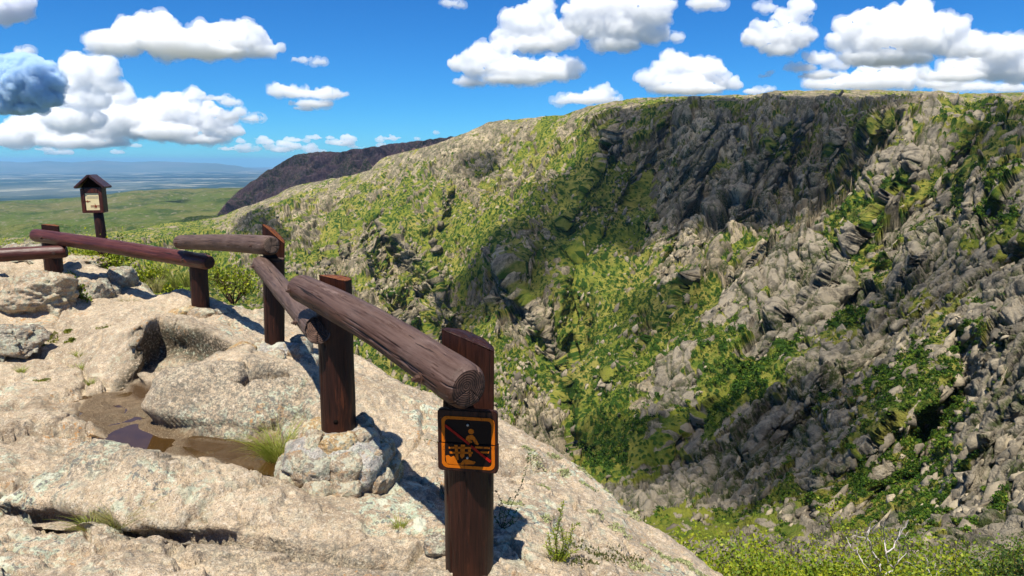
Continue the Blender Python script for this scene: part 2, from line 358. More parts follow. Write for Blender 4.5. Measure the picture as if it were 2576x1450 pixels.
def ground_z(Q, detail=True):
    # warp the plan a little so that no outline is smooth
    q3 = np.c_[Q, np.zeros(len(Q))]
    wp = np.stack([fbm(q3*2.2, 3, 21), fbm(q3*2.2+9, 3, 22)], 1)*.05
    z, d = ground_base(Q+wp*sstep(1.0, 2.0, Q[:, 1])[:, None])
    Qw = Q+wp*.6
    # scooped hollow in the slab, the undercut of the boulder behind and little potholes
    z = z-.15*sstep(.015, -.04, poly_signed(Qw, HOLE))
    kp = sstep(.03, -.06, poly_signed(Qw, PIT)); z = z*(1-kp)+np.minimum(z, .035+.06*fbm(q3*5, 3, 86))*kp
    # pockets in the near ridge
    z = z-.10*sstep(0, .6, bump_at(Qw, 82, 1180, .06, .10, .07, .6))
    z = z-.05*sstep(0, .6, bump_at(Qw, 1310, 1235, -.1, .09, .035, .3))
    z = z-.05*sstep(0, .6, bump_at(Qw, 445, 1168, .16, .07, .03, .5))
    # joints
    z = z+crack(Qw, [(-40,1300,0),(60,1305,0),(200,1324,0),(400,1350,0),(640,1380,0),(840,1408,0),(1010,1428,0)], .024, .15)
    z = z+crack(Qw, [(20,1298,0),(60,1305,0),(130,1314,0)], .04, .2)
    z = z+crack(Qw, [(1010,1428,0),(1060,1380,0),(1080,1330,0),(1130,1330,0)], .015, .05)
    z = z+crack(Qw, [(200,1000,0),(190,1040,-.02),(130,1080,0)], .012, .03)
    z = z+crack(Qw, [(0,880,.06),(60,890,.05),(160,905,.04),(205,920,.03),(215,985,0)], .016, .05)
    z = z+crack(Qw, [(60,820,.12),(130,850,.09),(170,830,.12),(240,820,.2)], .015, .04)
    z = z+crack(Qw, [(0,955,.03),(60,940,.03),(120,915,.04)], .012, .04)
    z = z+crack(Qw, [(480,855,.28),(560,880,.15),(650,905,.1),(800,905,.02),(950,925,-.04)], .02, .05)
    z = z+crack(Qw, [(500,1096,-.04),(560,1100,-.04),(640,1112,-.04),(700,1105,-.04),(770,1085,-.04)], .025, .09)
    z = z+crack(Qw, [(560,800,.15),(600,822,.15),(650,835,.13)], .02, .06)
    z = z+crack(Qw, [(300,800,.2),(380,800,.2),(460,790,.18)], .014, .03)
    z = z+crack(Qw, [(1240,1180,-.1),(1360,1160,-.15),(1420,1155,-.18)], .012, .03)
    z = z+crack(Qw, [(1290,1230,-.1),(1370,1235,-.12),(1430,1260,-.14),(1450,1300,-.15)], .012, .035)
    z = z+crack(Qw, [(1450,1300,-.15),(1560,1370,-.25),(1600,1440,-.3)], .012, .03)
    # damp channel between the ridge and the slab: smooth, level floor
    sdw = poly_signed(Qw, CHAN)+.05*fbm(q3*4, 3, 81)
    wet = sstep(.05, -.04, sdw)*sstep(.06, .0, z)
    z = z*(1-wet)+np.minimum(z, -.053+.022*fbm(q3*2.6, 3, 82)+.022*sstep(-1.75, -2.15, Q[:, 0]))*wet
    if detail:
        rough = 1-.85*wet
        p3 = np.c_[Q, z]
        # plates of rock with their joints
        f1, f2, idv, tl = worley(p3*np.array([1.15, 1.9, 1])+.28*fbm(p3*1.7, 3, 37)[:, None]+2.2, 38, True, True)
        z = z+rough*(tl*.060+(idv-.5)*.035-.035*np.exp(-((f2-f1)/.035)**2))*sstep(0, .3, np.clip(-d-.15, 0, 1))
        f1, f2, idv, tl = worley(p3*np.array([3.4, 5.2, 1])+.3*fbm(p3*4, 3, 38)[:, None], 39, True, True)
        z = z+rough*(tl*.022+(idv-.5)*.010-.010*np.exp(-((f2-f1)/.05)**2))*sstep(-.15, .25, fbm(p3*.9, 2, 49))
        z = z+rough*(.036*fbm(p3*3.1, 4, 31)+.024*ridged(p3*6.5, 4, 32)-.008)
        lay = (z*14+1.6*fbm(p3*1.3, 3, 61)); z = z+rough*.020*(sstep(.35, .5, lay % 1)-lay % 1)*sstep(.0, .25, fbm(p3*.8+4, 2, 62))
        f1, f2, idv = worley(p3*np.array([7, 11, 9])+.35*fbm(p3*8, 2, 33)[:, None], 40, True)
        z = z-rough*.012*np.exp(-((f2-f1)/.09)**2)*sstep(-.1, .3, fbm(p3*1.1, 2, 50))
        f1, f2, idv = worley(p3*26+.5*fbm(p3*20, 2, 34)[:, None], 44, True)
        z = z+rough*.007*(.5-f1)*sstep(-.3, .3, fbm(p3*1.7, 3, 51))+rough*.0035*fbm(p3*45, 3, 36)
        pit = sstep(.30, .42, fbm(p3*9, 3, 60)); z = z-.012*pit*rough
    return z, d, wet
az = np.radians(np.linspace(-54, 46, 1050))
rr = np.geomspace(.55, 13.5, 820)
A_, R_ = np.meshgrid(az, rr)
gx = np.sin(A_)*R_; gy = np.cos(A_)*R_
gQ = np.stack([gx.ravel(), gy.ravel()], 1)
gz, gd, gwet = ground_z(gQ)
P = np.c_[gQ, gz]
# overhangs: the lip of the hollow and the foot of the slab lean out over the floor
def lean_out(P, poly, amt, reach, z0, z1, centre=None, backonly=True):
    Qp = P[:, :2].copy(); sd = poly_signed(Qp, poly); e = .02
    gxn = poly_signed(Qp+np.array([e, 0]), poly)-sd; gyn = poly_signed(Qp+np.array([0, e]), poly)-sd
    n = np.stack([gxn, gyn], 1); n /= np.maximum(np.linalg.norm(n, axis=1, keepdims=True), 1e-6)
    rad = Qp/np.linalg.norm(Qp, axis=1, keepdims=True); back_ = sstep(-.75, .1, (n*rad).sum(1)) if backonly else 1
    w = amt*sstep(reach, 0, sd)*sstep(-.10, -.02, sd)*sstep(z0, z1, P[:, 2])*back_*(1+.5*fbm(P*5, 3, 87))
    P[:, :2] -= n*w[:, None]; return P
P = lean_out(P, PIT, .10, .45, .05, .27)
P = lean_out(P, CHAN, .07, .25, -.03, .08)
P = lean_out(P, NEAR, .10, .22, .005, .07)
P = lean_out(P, HOLE, .05, .12, .12, .2)
# masks that colour the rock: lichen, iron stain, damp sand, algae with painted shade
gl = sstep(.05, .45, fbm(P*2.3, 4, 70)+.5*bump_at(gQ, 250, 1150, .15, .35, .3)+.35*bump_at(gQ, 200, 1400, .1, .8, .25)+.3*bump_at(gQ, 1500, 1400, -.2, .7, .5))
go = (1-.8*bump_at(gQ, 1500, 1350, -.25, 1.1, .9))*sstep(.15, .5, fbm(P*3.7+5, 4, 71)+.25*bump_at(gQ, 280, 1130, .2, .35, .2)+.25*bump_at(gQ, 500, 1420, .1, .8, .2))
gs = gwet
near_dry = bump_at(gQ, 100, 1010, 0, .9, .22, -.1)
gs = np.maximum(gs, .5*sstep(0, .5, near_dry)*sstep(-.2, .3, fbm(P*5, 4, 77)))
nz_ = .03*fbm(P*6, 3, 83)
pool = np.maximum(sstep(.03, -.03, poly_signed(gQ, POOLS[0])+nz_), sstep(.03, -.03, poly_signed(gQ, POOLS[1])+nz_))*gwet
sdp = poly_signed(gQ, PIT); stain_shade = sstep(.10, .0, sdp+nz_)*(1-gwet)*sstep(.34, .22, gz)*np.clip(.12+.75*sstep(-.25, -.05, sdp), 0, 1)  # algae stain plus the shade of the hollow, painted dark under its lip
coarse = sstep(0, .5, bump_at(gQ, 850, 1400, .03, .75, .16, -.1))
dirt = sstep(.0, .35, fbm(P*1.4+3, 4, 84)+.25*coarse)
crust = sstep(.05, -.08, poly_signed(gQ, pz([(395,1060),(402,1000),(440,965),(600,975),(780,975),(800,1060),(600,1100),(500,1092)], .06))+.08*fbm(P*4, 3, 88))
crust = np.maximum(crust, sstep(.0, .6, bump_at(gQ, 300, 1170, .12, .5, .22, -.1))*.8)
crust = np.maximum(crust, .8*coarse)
lf = grid_faces(len(rr), len(az))
me = mesh_from('rock_ground', P, lf, {'lichen': gl, 'rust': go, 'sand': gs, 'pool': pool, 'algae_shade': stain_shade, 'dirt': np.maximum(dirt, crust), 'crust': crust})
def rock_mat(name, base=(.50, .392, .268), attrs=True, sc_=1.0):
    t = NT(name); c = t.coord()
    n1 = t.noise(c, 1.6*sc_, 5, .6); n2 = t.noise(c, 14*sc_, 5, .65); n3 = t.noise(c, 75*sc_, 4, .7); n4 = t.noise(c, 210*sc_, 3, .7)
    pale = tuple(min(1, x*1.22) for x in base); dark = tuple(x*.66 for x in base)
    k = t.mix(t.step(.38, .62, n1), (base[0]*.60, base[1]*.59, base[2]*.58), base)
    k = t.mix(t.step(.42, .7, n2), k, pale)
    k = t.mix(t.math('MULTIPLY', t.step(.52, .66, n3), .8), k, dark)
    k = t.mix(t.math('MULTIPLY', t.step(.53, .62, n4), .85), k, (.10, .08, .065))
    k = t.mix(t.math('MULTIPLY', t.step(.60, .68, t.noise(c, 120*sc_, 2, .5, 0)), .7), k, (.66, .58, .46))
    n5 = t.noise(t.mapping(c, loc=(5, 1, 2)), 38*sc_, 6, .75)
    k = t.mix(t.math('MULTIPLY', t.step(.50, .62, n5), t.math('MULTIPLY_ADD', t.attr('dirt'), .6, .25) if attrs else .4), k, (base[0]*.42, base[1]*.42, base[2]*.45))
    k = t.mix(t.math('MULTIPLY', t.step(.60, .52, t.noise(t.mapping(c, loc=(9, 4, 7)), 52*sc_, 5, .75)), 0.0), k, pale)
    k = t.mix(t.math('MULTIPLY', t.step(.54, .64, t.noise(t.mapping(c, loc=(1, 8, 3)), 44*sc_, 5, .7)), .55), k, (.64, .56, .44))
    L = t.attr('lichen') if attrs else 0.45
    O = t.attr('rust') if attrs else 0.35
    # grey-green and white crusts
    g1 = t.math('MULTIPLY', t.step(.50, .57, t.noise(c, 17*sc_, 6, .72, .3)), t.math('MULTIPLY_ADD', L, .9, .12), clamp=True)
    k = t.mix(g1, k, t.mix(t.step(.4, .6, n3), (.36, .40, .29), (.50, .54, .40)))
    g3 = t.math('MULTIPLY', t.step(.555, .60, t.noise(c, 34*sc_, 5, .7)), t.math('MULTIPLY_ADD', L, .6, .42), clamp=True)
    k = t.mix(g3, k, (.15, .145, .13))
    g2 = t.math('MULTIPLY', t.step(.555, .605, t.noise(t.mapping(c, loc=(3, 7, 1)), 30*sc_, 5, .7)), t.math('MULTIPLY_ADD', O, .95, .10), clamp=True)
    k = t.mix(g2, k, (.43, .225, .085))
    g4 = t.math('MULTIPLY', t.step(.60, .635, t.noise(t.mapping(c, loc=(6, 3, 9)), 9*sc_, 6, .62, .4)), t.math('MULTIPLY_ADD', L, .8, .15), clamp=True)
    k = t.mix(t.math('MULTIPLY', g4, .85), k, t.mix(n3, (.50, .53, .38), (.66, .67, .54)))
    if attrs:
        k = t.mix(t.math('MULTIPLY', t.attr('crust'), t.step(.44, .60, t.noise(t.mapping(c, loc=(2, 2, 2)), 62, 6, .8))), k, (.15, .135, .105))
        k = t.mix(t.math('MULTIPLY', t.attr('algae_shade'), t.step(.36, .52, t.noise(c, 60, 5, .7))), k, (.045, .037, .022))
        sand = t.mix(n3, (.05, .029, .012), (.12, .075, .038))
        sand = t.mix(t.math('MULTIPLY', t.step(.42, .6, n2), .7), sand, (.18, .12, .065))
        sand = t.mix(t.math('MULTIPLY', t.step(.5, .62, t.noise(c, 7, 5, .6)), .6), sand, (.06, .038, .02))
        sand = t.mix(t.step(.56, .64, n4), sand, (.42, .33, .21))
        k = t.mix(t.math('MULTIPLY', t.attr('sand'), .93), k, sand)
        k = t.mix(t.math('MULTIPLY', t.attr('pool'), .85), k, t.mix(n3, (.035, .016, .004), (.08, .042, .012)))
    h = t.math('ADD', t.math('MULTIPLY', n2, .9), t.math('ADD', t.math('MULTIPLY', n3, .35), t.math('MULTIPLY', n4, .16)))
    rough = .9
    if attrs: rough = t.math('SUBTRACT', .92, t.math('MULTIPLY', t.attr('pool'), .72))
    t.bsdf(k, rough, t.bump(h, 1.0, .028/sc_), .25)
    return t.m
M_ROCK = rock_mat('granite')
M_STONE = rock_mat('pale_granite', (.42, .325, .22), False)
M_GREY = rock_mat('grey_granite', (.30, .26, .20), False)
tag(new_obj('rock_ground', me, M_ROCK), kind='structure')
_gi = None
def gz_at(x, y):
    """height of the rock at world x, y"""
    return float(ground_z(np.array([[x, y]]))[0][0])
def on_ground(px, py, z0=0.0, it=4):
    z = z0
    for _ in range(it):
        p = at_z(px, py, z); z = .5*z+.5*gz_at(p[0], p[1])
    p = at_z(px, py, z); return Vector((p[0], p[1], gz_at(p[0], p[1])))
# ================================================================== canyon walls (structure)
# skyline of the canyon sheet and distances (metres along the view axis) of points on its slopes
SKY = [(-900,640),(-300,618),(0,600),(200,590),(330,578),(420,562),(500,553),(570,541),(600,527),(650,508),(700,488),(730,470),(760,462),(850,447),(930,428),(955,402),(1000,384),(1060,372),(1100,362),(1180,330),(1230,306),
       (1320,298),(1420,289),(1480,268),(1540,256),(1600,247),(1700,243),(1800,240),(1900,238),(1950,229),(2100,227),(2200,226),(2300,230),(2360,229),(2420,236),(2500,234),(2576,231),(2800,225),(3400,215)]
DEP = [ # px, py, distance
 (-900,640,1500),(0,600,1500),(330,578,1550),(570,541,1750),(700,488,1700),(850,447,1650),(960,402,1600),(1180,330,1400),(1420,289,1300),(1600,247,1250),(2000,228,1350),(2300,230,1400),(2576,231,1500),(3400,215,1500),
 (0,640,1250),(300,640,1200),(300,700,900),(0,800,600),(500,620,1150),(500,750,800),(700,560,1250),(700,650,1000),(700,800,720),(560,600,1300),(650,540,1400),(730,640,1020),
 (960,450,1420),(1000,560,1120),(1000,700,880),(1000,850,680),(1100,400,1330),(1200,430,1230),(1230,345,1330),(1280,460,1150),(1200,600,980),(1200,800,700),(1200,1000,520),
 (1400,330,1210),(1400,450,1040),(1400,600,850),(1400,750,700),(1350,900,590),(1400,1050,480),(1440,1180,400),(1300,1150,430),
 (1550,270,1150),(1600,350,1010),(1600,480,900),(1600,600,780),(1560,700,700),(1500,850,590),(1480,1000,480),(1480,1180,385),
 (1800,255,1120),(1800,300,960),(1800,450,830),(1800,600,690),(1750,700,610),(1650,850,520),(1560,1000,440),(1520,1150,370),
 (2000,238,1180),(2000,290,930),(2000,400,830),(2000,520,720),(1950,600,640),(1850,720,560),
 (2200,238,1200),(2200,270,980),(2150,350,860),(2110,430,800),(2060,500,740),
 (2350,245,1200),(2380,262,1050),(2500,245,1250),
 # near ridge on the right, in front of the far cliff
 (2560,262,640),(2480,268,600),(2400,284,560),(2300,312,530),(2260,345,510),(2215,400,500),(2160,470,490),(2100,540,480),(2010,610,470),(1930,690,450),(1860,770,430),(1780,870,410),(1700,980,380),(1620,1090,350),(1560,1190,320),
 (2450,400,440),(2300,500,430),(2200,600,420),(2100,700,400),(2000,800,380),(1900,900,350),(1800,1050,310),(1700,1150,290),(1640,1230,265),
 (2576,400,380),(2576,480,300),(2480,560,320),(2400,650,300),(2300,760,290),(2200,850,280),(2050,950,270),(1950,1050,260),(1850,1200,235),(1750,1290,215),
 (2576,560,260),(2576,700,215),(2480,750,215),(2400,850,210),(2300,950,200),(2200,1050,190),(2100,1150,185),(2000,1250,180),(1850,1350,165),
 (2576,850,160),(2480,950,160),(2400,1050,155),(2300,1200,150),(2150,1300,140),(2576,1000,130),(2500,1150,120),(2500,1300,100),(2300,1380,95),(2000,1400,110),(1700,1420,120),(2576,1400,80),
 (3000,500,260),(3000,800,130),(3000,1200,80),(3400,900,100),(3200,300,600),
 (2576,1600,38),(2200,1600,45),(1800,1600,50),(1300,1500,180),(1000,1400,250),(600,1200,330),(0,1000,420),(-900,900,500),(-900,1200,300),(0,1400,150),(800,1700,80),(-500,1700,80),(1500,1900,22),(2576,1900,16),(3400,1700,25),(0,1900,30),(3400,1300,60),(-900,1900,30),(3400,2000,14),(1000,2000,16),
]
def skyline(px): 
    s = np.array(SKY, float); return np.interp(px, s[:, 0], s[:, 1])
NC, NR = 1250, 900
ctx = np.concatenate([np.linspace(-700, 0, 90, endpoint=False), np.linspace(0, 2576, NC-180, endpoint=False), np.linspace(2576, 3200, 90)])
vv = np.linspace(0, 1, NR)
vv = np.where(vv < .93, vv/.93*.70, .70+(vv-.93)/.07*.30)   # the hidden foot below the frame is coarse
top = skyline(ctx)+2.0*fbm(np.c_[ctx/17, ctx*0, ctx*0], 4, 3)+3.0*fbm(np.c_[ctx/60, ctx*0, ctx*0+4], 2, 4)*(ctx < 1100)
top -= 7*np.exp(-((ctx-640)/25)**2)*0
PX = np.repeat(ctx[None], NR, 0); PY = top[None]+(1950-top[None])*vv[:, None]
D_ = np.array(DEP, float)
def cv(px, py): return np.stack([px/300., py/220.], -1)
cC = cv(D_[:, 0], D_[:, 1])
# coarse evaluation then bilinear upsampling is not needed: evaluate directly
# the near ridge stands in front of the far cliff: two surfaces that meet in a sharp step along its crest
CREST = np.array([(3200,225),(2700,250),(2576,256),(2520,260),(2440,272),(2400,282),(2330,300),(2290,322),(2255,346),(2230,385),(2200,410),(2165,462),(2120,510),(2085,545),(2010,600),(1950,660),(1900,712),(1850,765),(1800,830),(1740,900),(1690,960),(1640,1030),(1590,1100),(1540,1190),(1480,1300),(1380,1450),(1200,1950)], float)
NEAR0, NEAR1 = 66, None
def on_near(p): return p[1] > np.interp(p[0], CREST[::-1, 0], CREST[::-1, 1], left=1e5)
isn = np.array([on_near(p) for p in DEP]); com = (D_[:, 1] > 1060) | (D_[:, 0] < 1000)
xs = PX.ravel(); ys = PY.ravel()
def fit(m):
    C, v = cC[m], np.log(D_[m, 2]); return np.exp(np.clip(rbf(C, v, cv(xs, ys), .15, .02), math.log(11), math.log(1900)))
Df = fit(~isn | com); Dn = fit(isn | (com & (D_[:, 1] > 1300)))
crest_y = np.interp(xs, CREST[::-1, 0], CREST[::-1, 1], left=1e5, right=225)
crest_y = crest_y+np.where(xs > 1500, 9, 0)*fbm(np.c_[xs/45, xs*0, xs*0+2], 4, 8)
side = ys-crest_y
soft = np.interp(xs, [1200,1600,1750,1900,2050], [200,60,16,4,.6])
Df = Df+np.maximum(0, Dn*1.02-Df)*sstep(1640, 1800, xs)*np.exp(-np.clip(-side, 0, None)/45)
wn = sstep(-1, 1, side/soft)
lDm = np.log(Df)*(1-wn)+np.log(Dn)*wn
# ribs (nearer) and gullies (farther) that run down the walls
LINES = [(-.05,26,[(1460,470),(1330,590),(1190,690),(1080,790)],1),(.045,34,[(1500,560),(1380,660),(1260,760),(1150,850)],0),
 (-.075,34,[(1290,690),(1340,790),(1400,890),(1430,990)],0),(-.05,22,[(1290,690),(1220,800),(1180,900)],0),(.07,30,[(1450,700),(1470,830),(1440,950),(1450,1080),(1500,1190)],0),
 (-.05,24,[(1010,590),(1070,690),(1130,790)],0),(-.045,20,[(900,600),(960,690),(1000,800)],0),(-.05,18,[(1120,480),(1105,560)],0),(-.04,18,[(1060,570),(1085,640)],0),(-.035,16,[(870,560),(850,640)],0),(-.04,18,[(780,620),(840,720)],0),(.035,22,[(960,560),(1010,680),(1060,800)],0),
 (.05,26,[(1700,300),(1640,430),(1560,560),(1480,680)],0),(.05,22,[(1890,300),(1800,430),(1730,560),(1690,650)],0),(.045,20,[(2060,290),(2000,400),(1950,500)],0),(-.04,24,[(1560,300),(1500,420),(1420,560)],0),(-.045,24,[(1800,300),(1720,430),(1640,570)],0),(-.04,22,[(1980,300),(1900,430),(1850,560)],0),(-.035,20,[(2150,290),(2080,400),(2040,480)],0),
 (.05,24,[(1900,560),(1760,650),(1650,740)],0),(-.05,26,[(1740,760),(1640,880),(1560,980)],0),
 (.06,26,[(2440,500),(2330,620),(2180,740),(2040,860),(1900,980),(1770,1090),(1660,1200)],1),(-.06,30,[(2290,420),(2180,600),(2040,760),(1900,900),(1760,1040)],1),(.06,30,[(2600,380),(2470,400),(2360,480),(2290,600)],1),(-.06,34,[(2600,470),(2450,560),(2320,700),(2180,850),(2030,1000),(1880,1140)],1),
 (.06,30,[(2600,640),(2420,760),(2260,880),(2120,1000),(1990,1110)],1),(-.08,34,[(2600,760),(2470,860),(2350,980),(2200,1120),(2060,1230)],1),(.09,30,[(2430,880),(2370,1040),(2290,1200),(2180,1300)],1),(-.08,36,[(2600,960),(2500,1080),(2430,1250)],1)]
wx = xs+22*fbm(np.c_[xs/90, ys/90, xs*0], 3, 301); wy = ys+22*fbm(np.c_[xs/90, ys/90, xs*0+7], 3, 302); QL = np.stack([wx, wy], 1)
gul = np.zeros(len(xs))
for amp, w, L, nearside in LINES:
    lo = np.min(L, 0)-4*w; hi = np.max(L, 0)+4*w; m = (wx > lo[0]) & (wx < hi[0]) & (wy > lo[1]) & (wy < hi[1]) & ((side > 0) | (nearside == 0))
    q = QL[m]; d = np.full(len(q), 1e9)
    for a, b in zip(L[:-1], L[1:]):
        a = np.array(a, float); e = np.array(b, float)-a; t_ = np.clip(((q-a) @ e)/(e @ e), 0, 1); d = np.minimum(d, np.linalg.norm(q-a-t_[:, None]*e, axis=1))
    gul[m] += amp*np.exp(-(d/w)**2 if amp > 0 else -d/w*1.1)
lDm0 = lDm; lDm = lDm+gul*(.8+.35*(xs < 1450))
Dm = np.exp(lDm)
Pc = at_y(xs, ys, 1.0)-np.array([0, 0, CAMZ]); 
base = Pc*Dm[:, None]+np.array([0, 0, CAMZ])
baseg = base; base = (Pc*np.exp(lDm0)[:, None])*np.array([1, .5, 1])   # noise is sampled on the plain slope
# lineation of the rock: steep, leaning to the right in the right half, upright on the left
lean = sstep(1100, 1900, xs)
Ld = np.stack([.55*lean+.05, .25+0*lean, .8+0*lean], -1); Ld /= np.linalg.norm(Ld, axis=1, keepdims=True)
def squash(p, k):
    k = k+(.75-k)*(1-lean)*.8
    return p-Ld*((p*Ld).sum(1)*(1-k))[:, None]
s1 = squash(base, .33)
big = fbm(squash(base, .45)/150, 3, 1)*38*sstep(150, 700, Dm)+ridged(s1/62, 4, 2, .5)*19*sstep(60, 420, Dm)
mid = (ridged(squash(base, .5)/24, 3, 12, .5)-.35)*4.5*sstep(40, 200, Dm)
_f1, _f2, idl, tll = worley(squash(base, .26)/34+.3*fbm(base/40, 2, 25)[:, None], 28, tilt=True); crl = np.exp(-((_f2-_f1)/.07)**2)
slab = ((idl-.5)*12+tll*18-6*crl)*sstep(120, 650, Dm)
f1, f2, idv, tla = worley(squash(base, .30)/12.5+.3*fbm(base/16, 2, 5)[:, None], 9, tilt=True); cra = np.exp(-((f2-f1)/.08)**2)
blk = (idv-.5)*5.5+tla*6.5-3.4*cra
f1, f2, idb, tlb = worley(squash(base, .42)/5.2+.25*fbm(base/6, 2, 6)[:, None], 13, tilt=True); crb = np.exp(-((f2-f1)/.09)**2)
blk2 = (idb-.5)*1.7+tlb*2.5-1.8*crb
f1, f2, idc, tlc = worley(squash(base, .7)/2.3, 15, tilt=True); crc = np.exp(-((f2-f1)/.12)**2)
blk3 = (idc-.5)*.6+tlc*1.2-.5*crc
# ---- how much is green: read off the picture
VEG = [(0,620,.6),(300,620,.6),(500,600,.75),(480,700,.8),(700,560,.4),(640,620,.45),(760,500,.45),(900,470,.5),(850,560,.55),(1000,400,.3),(1150,380,.28),(1230,320,.3),(1050,460,.7),(1200,400,.25),(1280,430,.45),(1350,330,.5),(1450,340,.65),
 (1350,480,.5),(1100,520,.62),(1000,560,.75),(1130,560,.5),(1000,650,.58),(880,620,.5),(800,700,.6),(760,620,.45),(1100,700,.62),(1250,600,.7),(1200,780,.62),(1000,800,.6),(1350,750,.62),(1300,880,.55),(1250,960,.6),(1400,850,.8),(1350,1050,.35),(1450,1130,.45),(1350,1180,.25),(1290,1000,.5),
 (1500,300,.55),(1550,400,.5),(1700,290,.5),(1480,480,.85),(1600,520,.62),(1500,640,.8),(1420,650,.75),(1700,420,.35),(1720,520,.18),(1850,320,.45),(1900,450,.35),(2000,300,.4),(2100,380,.35),(1960,540,.45),(2050,560,.45),(1850,620,.35),(1760,650,.45),(1640,620,.5),(1800,560,.25),
 (1700,750,.7),(1620,830,.75),(1780,800,.85),(1550,740,.8),(1560,920,.85),(1480,1000,.75),(1520,1100,.95),(1560,1200,.95),(1700,900,.45),(1620,1000,.35),
 (2200,240,.35),(2400,255,.4),(2300,330,.5),(2400,320,.6),(2480,300,.55),(2300,450,.6),(2350,420,.4),(2500,420,.75),(2550,350,.7),(2180,560,.6),(2260,540,.45),(2100,620,.55),(2450,560,.7),(2400,560,.4),(2300,640,.35),(2500,640,.35),(2250,700,.5),(2330,600,.35),
 (2050,700,.3),(1980,800,.3),(1900,880,.5),(1850,960,.85),(1950,920,.8),(2050,820,.45),(2140,720,.45),(2200,800,.4),(2330,720,.2),(2450,700,.2),(2560,700,.15),(2550,500,.5),(2420,790,.4),(2350,820,.45),(2200,900,.4),
 (2050,980,.45),(1950,1080,.3),(1850,1120,.3),(1760,1100,.35),(1800,1250,.3),(1900,1300,.55),(2000,1200,.2),(2120,1100,.25),(2200,1000,.45),(2300,960,.6),(2350,1050,.6),(2400,950,.35),(2300,1150,.5),(2200,1220,.45),(2350,1250,.65),(2450,1150,.35),(2540,1000,.1),(2540,850,.15),(2500,1200,.1),
 (2000,1330,.55),(1850,1370,.5),(2150,1300,.6),(2250,1290,.5),(2100,1350,.25),(2400,1340,.35),(1700,1330,.5),(2540,1350,.3),(1700,1200,.12),(1650,1250,.15),(2576,1450,.8),(1000,1200,.5),(-600,800,.6),(3100,800,.4),(1500,1800,.8),(3000,1700,.8),(0,1500,.6)]
Vg = np.array(VEG, float)
vegc = rbf(cv(Vg[:, 0], Vg[:, 1]), Vg[:, 2], cv(xs, ys), .08, .02)
ns = fbm(squash(base, .5)/30, 4, 61)*.5+fbm(base/75, 3, 62)*.35+fbm(squash(base, .6)/(3+Dm[:, None]/120), 3, 65, .55)*.34
vv_ = (vegc-.5)*1.45-.21+.07*(1-lean)-.06*sstep(1500, 1900, xs)*(side > 0)+ns*1.0+.42*(idb-.5)+.48*(idv-.5)+.40*(idl-.5)+.08*(idc-.5)+.14*crl+.16*cra+.22*crb+2.2*np.clip(gul, 0, .08)-1.6*np.clip(-gul, 0, .08)
veg = sstep(-.06, .06, vv_)            # 1 = grass and bush
rockk = 1-veg
g1 = fbm(base/45, 3, 63)
cliff = sstep(1380, 1600, xs)*sstep(760, 600, ys)*(side < 0)
leftk = 1-.22*(1-lean)
rowlen = np.linalg.norm(np.gradient(baseg.reshape(NR, NC, 3), axis=0), axis=-1).ravel()
gA = sstep(14, 5, rowlen); gB = sstep(5, 1.8, rowlen)
mid = mid*gA; blk = blk*(.25+.75*gA); blk2 = blk2*gB; blk3 = blk3*gB
disp = big+cliff*gA*(ridged(squash(base, .28)/55, 3, 88, .5)-.4)*15+leftk*mid+slab*(.3+.7*leftk)*gA*(.08+.92*rockk)*(.25+.75*rockk)+leftk*(blk*sstep(120, 330, Dm)*(1+.5*cliff)+blk2*sstep(50, 130, Dm)*.95)*(.12+.88*rockk)+blk3*(.1+.9*rockk)*sstep(450, 150, Dm)
disp += .7*gB*rockk*fbm(base/2.4, 3, 19)
disp += -1.8*veg*leftk*sstep(150, 400, Dm)
# bushes
fb1, fb2, idq = worley(base/4.2+.5*fbm(base/3, 2, 72)[:, None], 71); bush = sstep(.52, .25, fb1)*(idq > .2)*sstep(.15, .5, vegc+.9*g1+.05)*sstep(.2, .8, veg)
fb3, fb4, idr = worley(base/2.1, 73); bush2 = sstep(.55, .3, fb3)*(idr > .3)*veg
disp += bush*2.6*sstep(120, 300, Dm)+bush2*1.0*sstep(500, 200, Dm)
Gp = baseg.reshape(NR, NC, 3); Nn = grid_normals(Gp).reshape(-1, 3)
Nn *= np.sign(-(Nn*Pc).sum(1))[:, None]
nearcrest = np.exp(-(side/9)**2)*(xs > 1640)
sil = sstep(60, 4, ys-np.repeat(top[None], NR, 0).ravel())
face = -Pc/np.linalg.norm(Pc, axis=1, keepdims=True)
Nn = Nn*(.6*(1-nearcrest))[:, None]+face*.35+np.array([0, 0, 1.0])*(.18+.24*lean)[:, None]; Nn /= np.linalg.norm(Nn, axis=1, keepdims=True)
scale = np.minimum(1, Dm/90)
fade = sstep(0, .02, np.repeat(vv[:, None], NC, 1).ravel())
CP = baseg+Nn*(disp*scale*(.35+.65*fade)*(1-.85*sil))[:, None]
CP = under_skyline(CP, lambda x: np.interp(x, ctx, top), 0.0)
me = mesh_from('canyon_slopes', CP, grid_faces(NR, NC)[:, ::-1], {'veg': veg, 'bush': np.clip(np.maximum(bush, bush2*.8), 0, 1)*sstep(130, 330, Dm), 'tone': idv, 'shelf': sstep(-5, 25, side)*(xs > 1500), 'tone_small': idb, 'grass': g1, 'crev': np.clip(crb+cra, 0, 1)*rockk})
t = NT('canyon'); c = t.coord()
n1 = t.noise(c, .012, 5, .6); n2 = t.noise(c, .09, 5, .65); n3 = t.noise(c, .5, 5, .7); n4 = t.noise(c, 1.7, 3, .7)
rk = t.mix(t.attr('tone'), (.17, .138, .088), (.50, .405, .265))
rk = t.mix(t.math('MULTIPLY', t.attr('tone_small'), .45), rk, (.37, .30, .20))
rk = t.mix(t.math('MULTIPLY', t.step(.5, .68, n3), .6), rk, (.14, .125, .105))
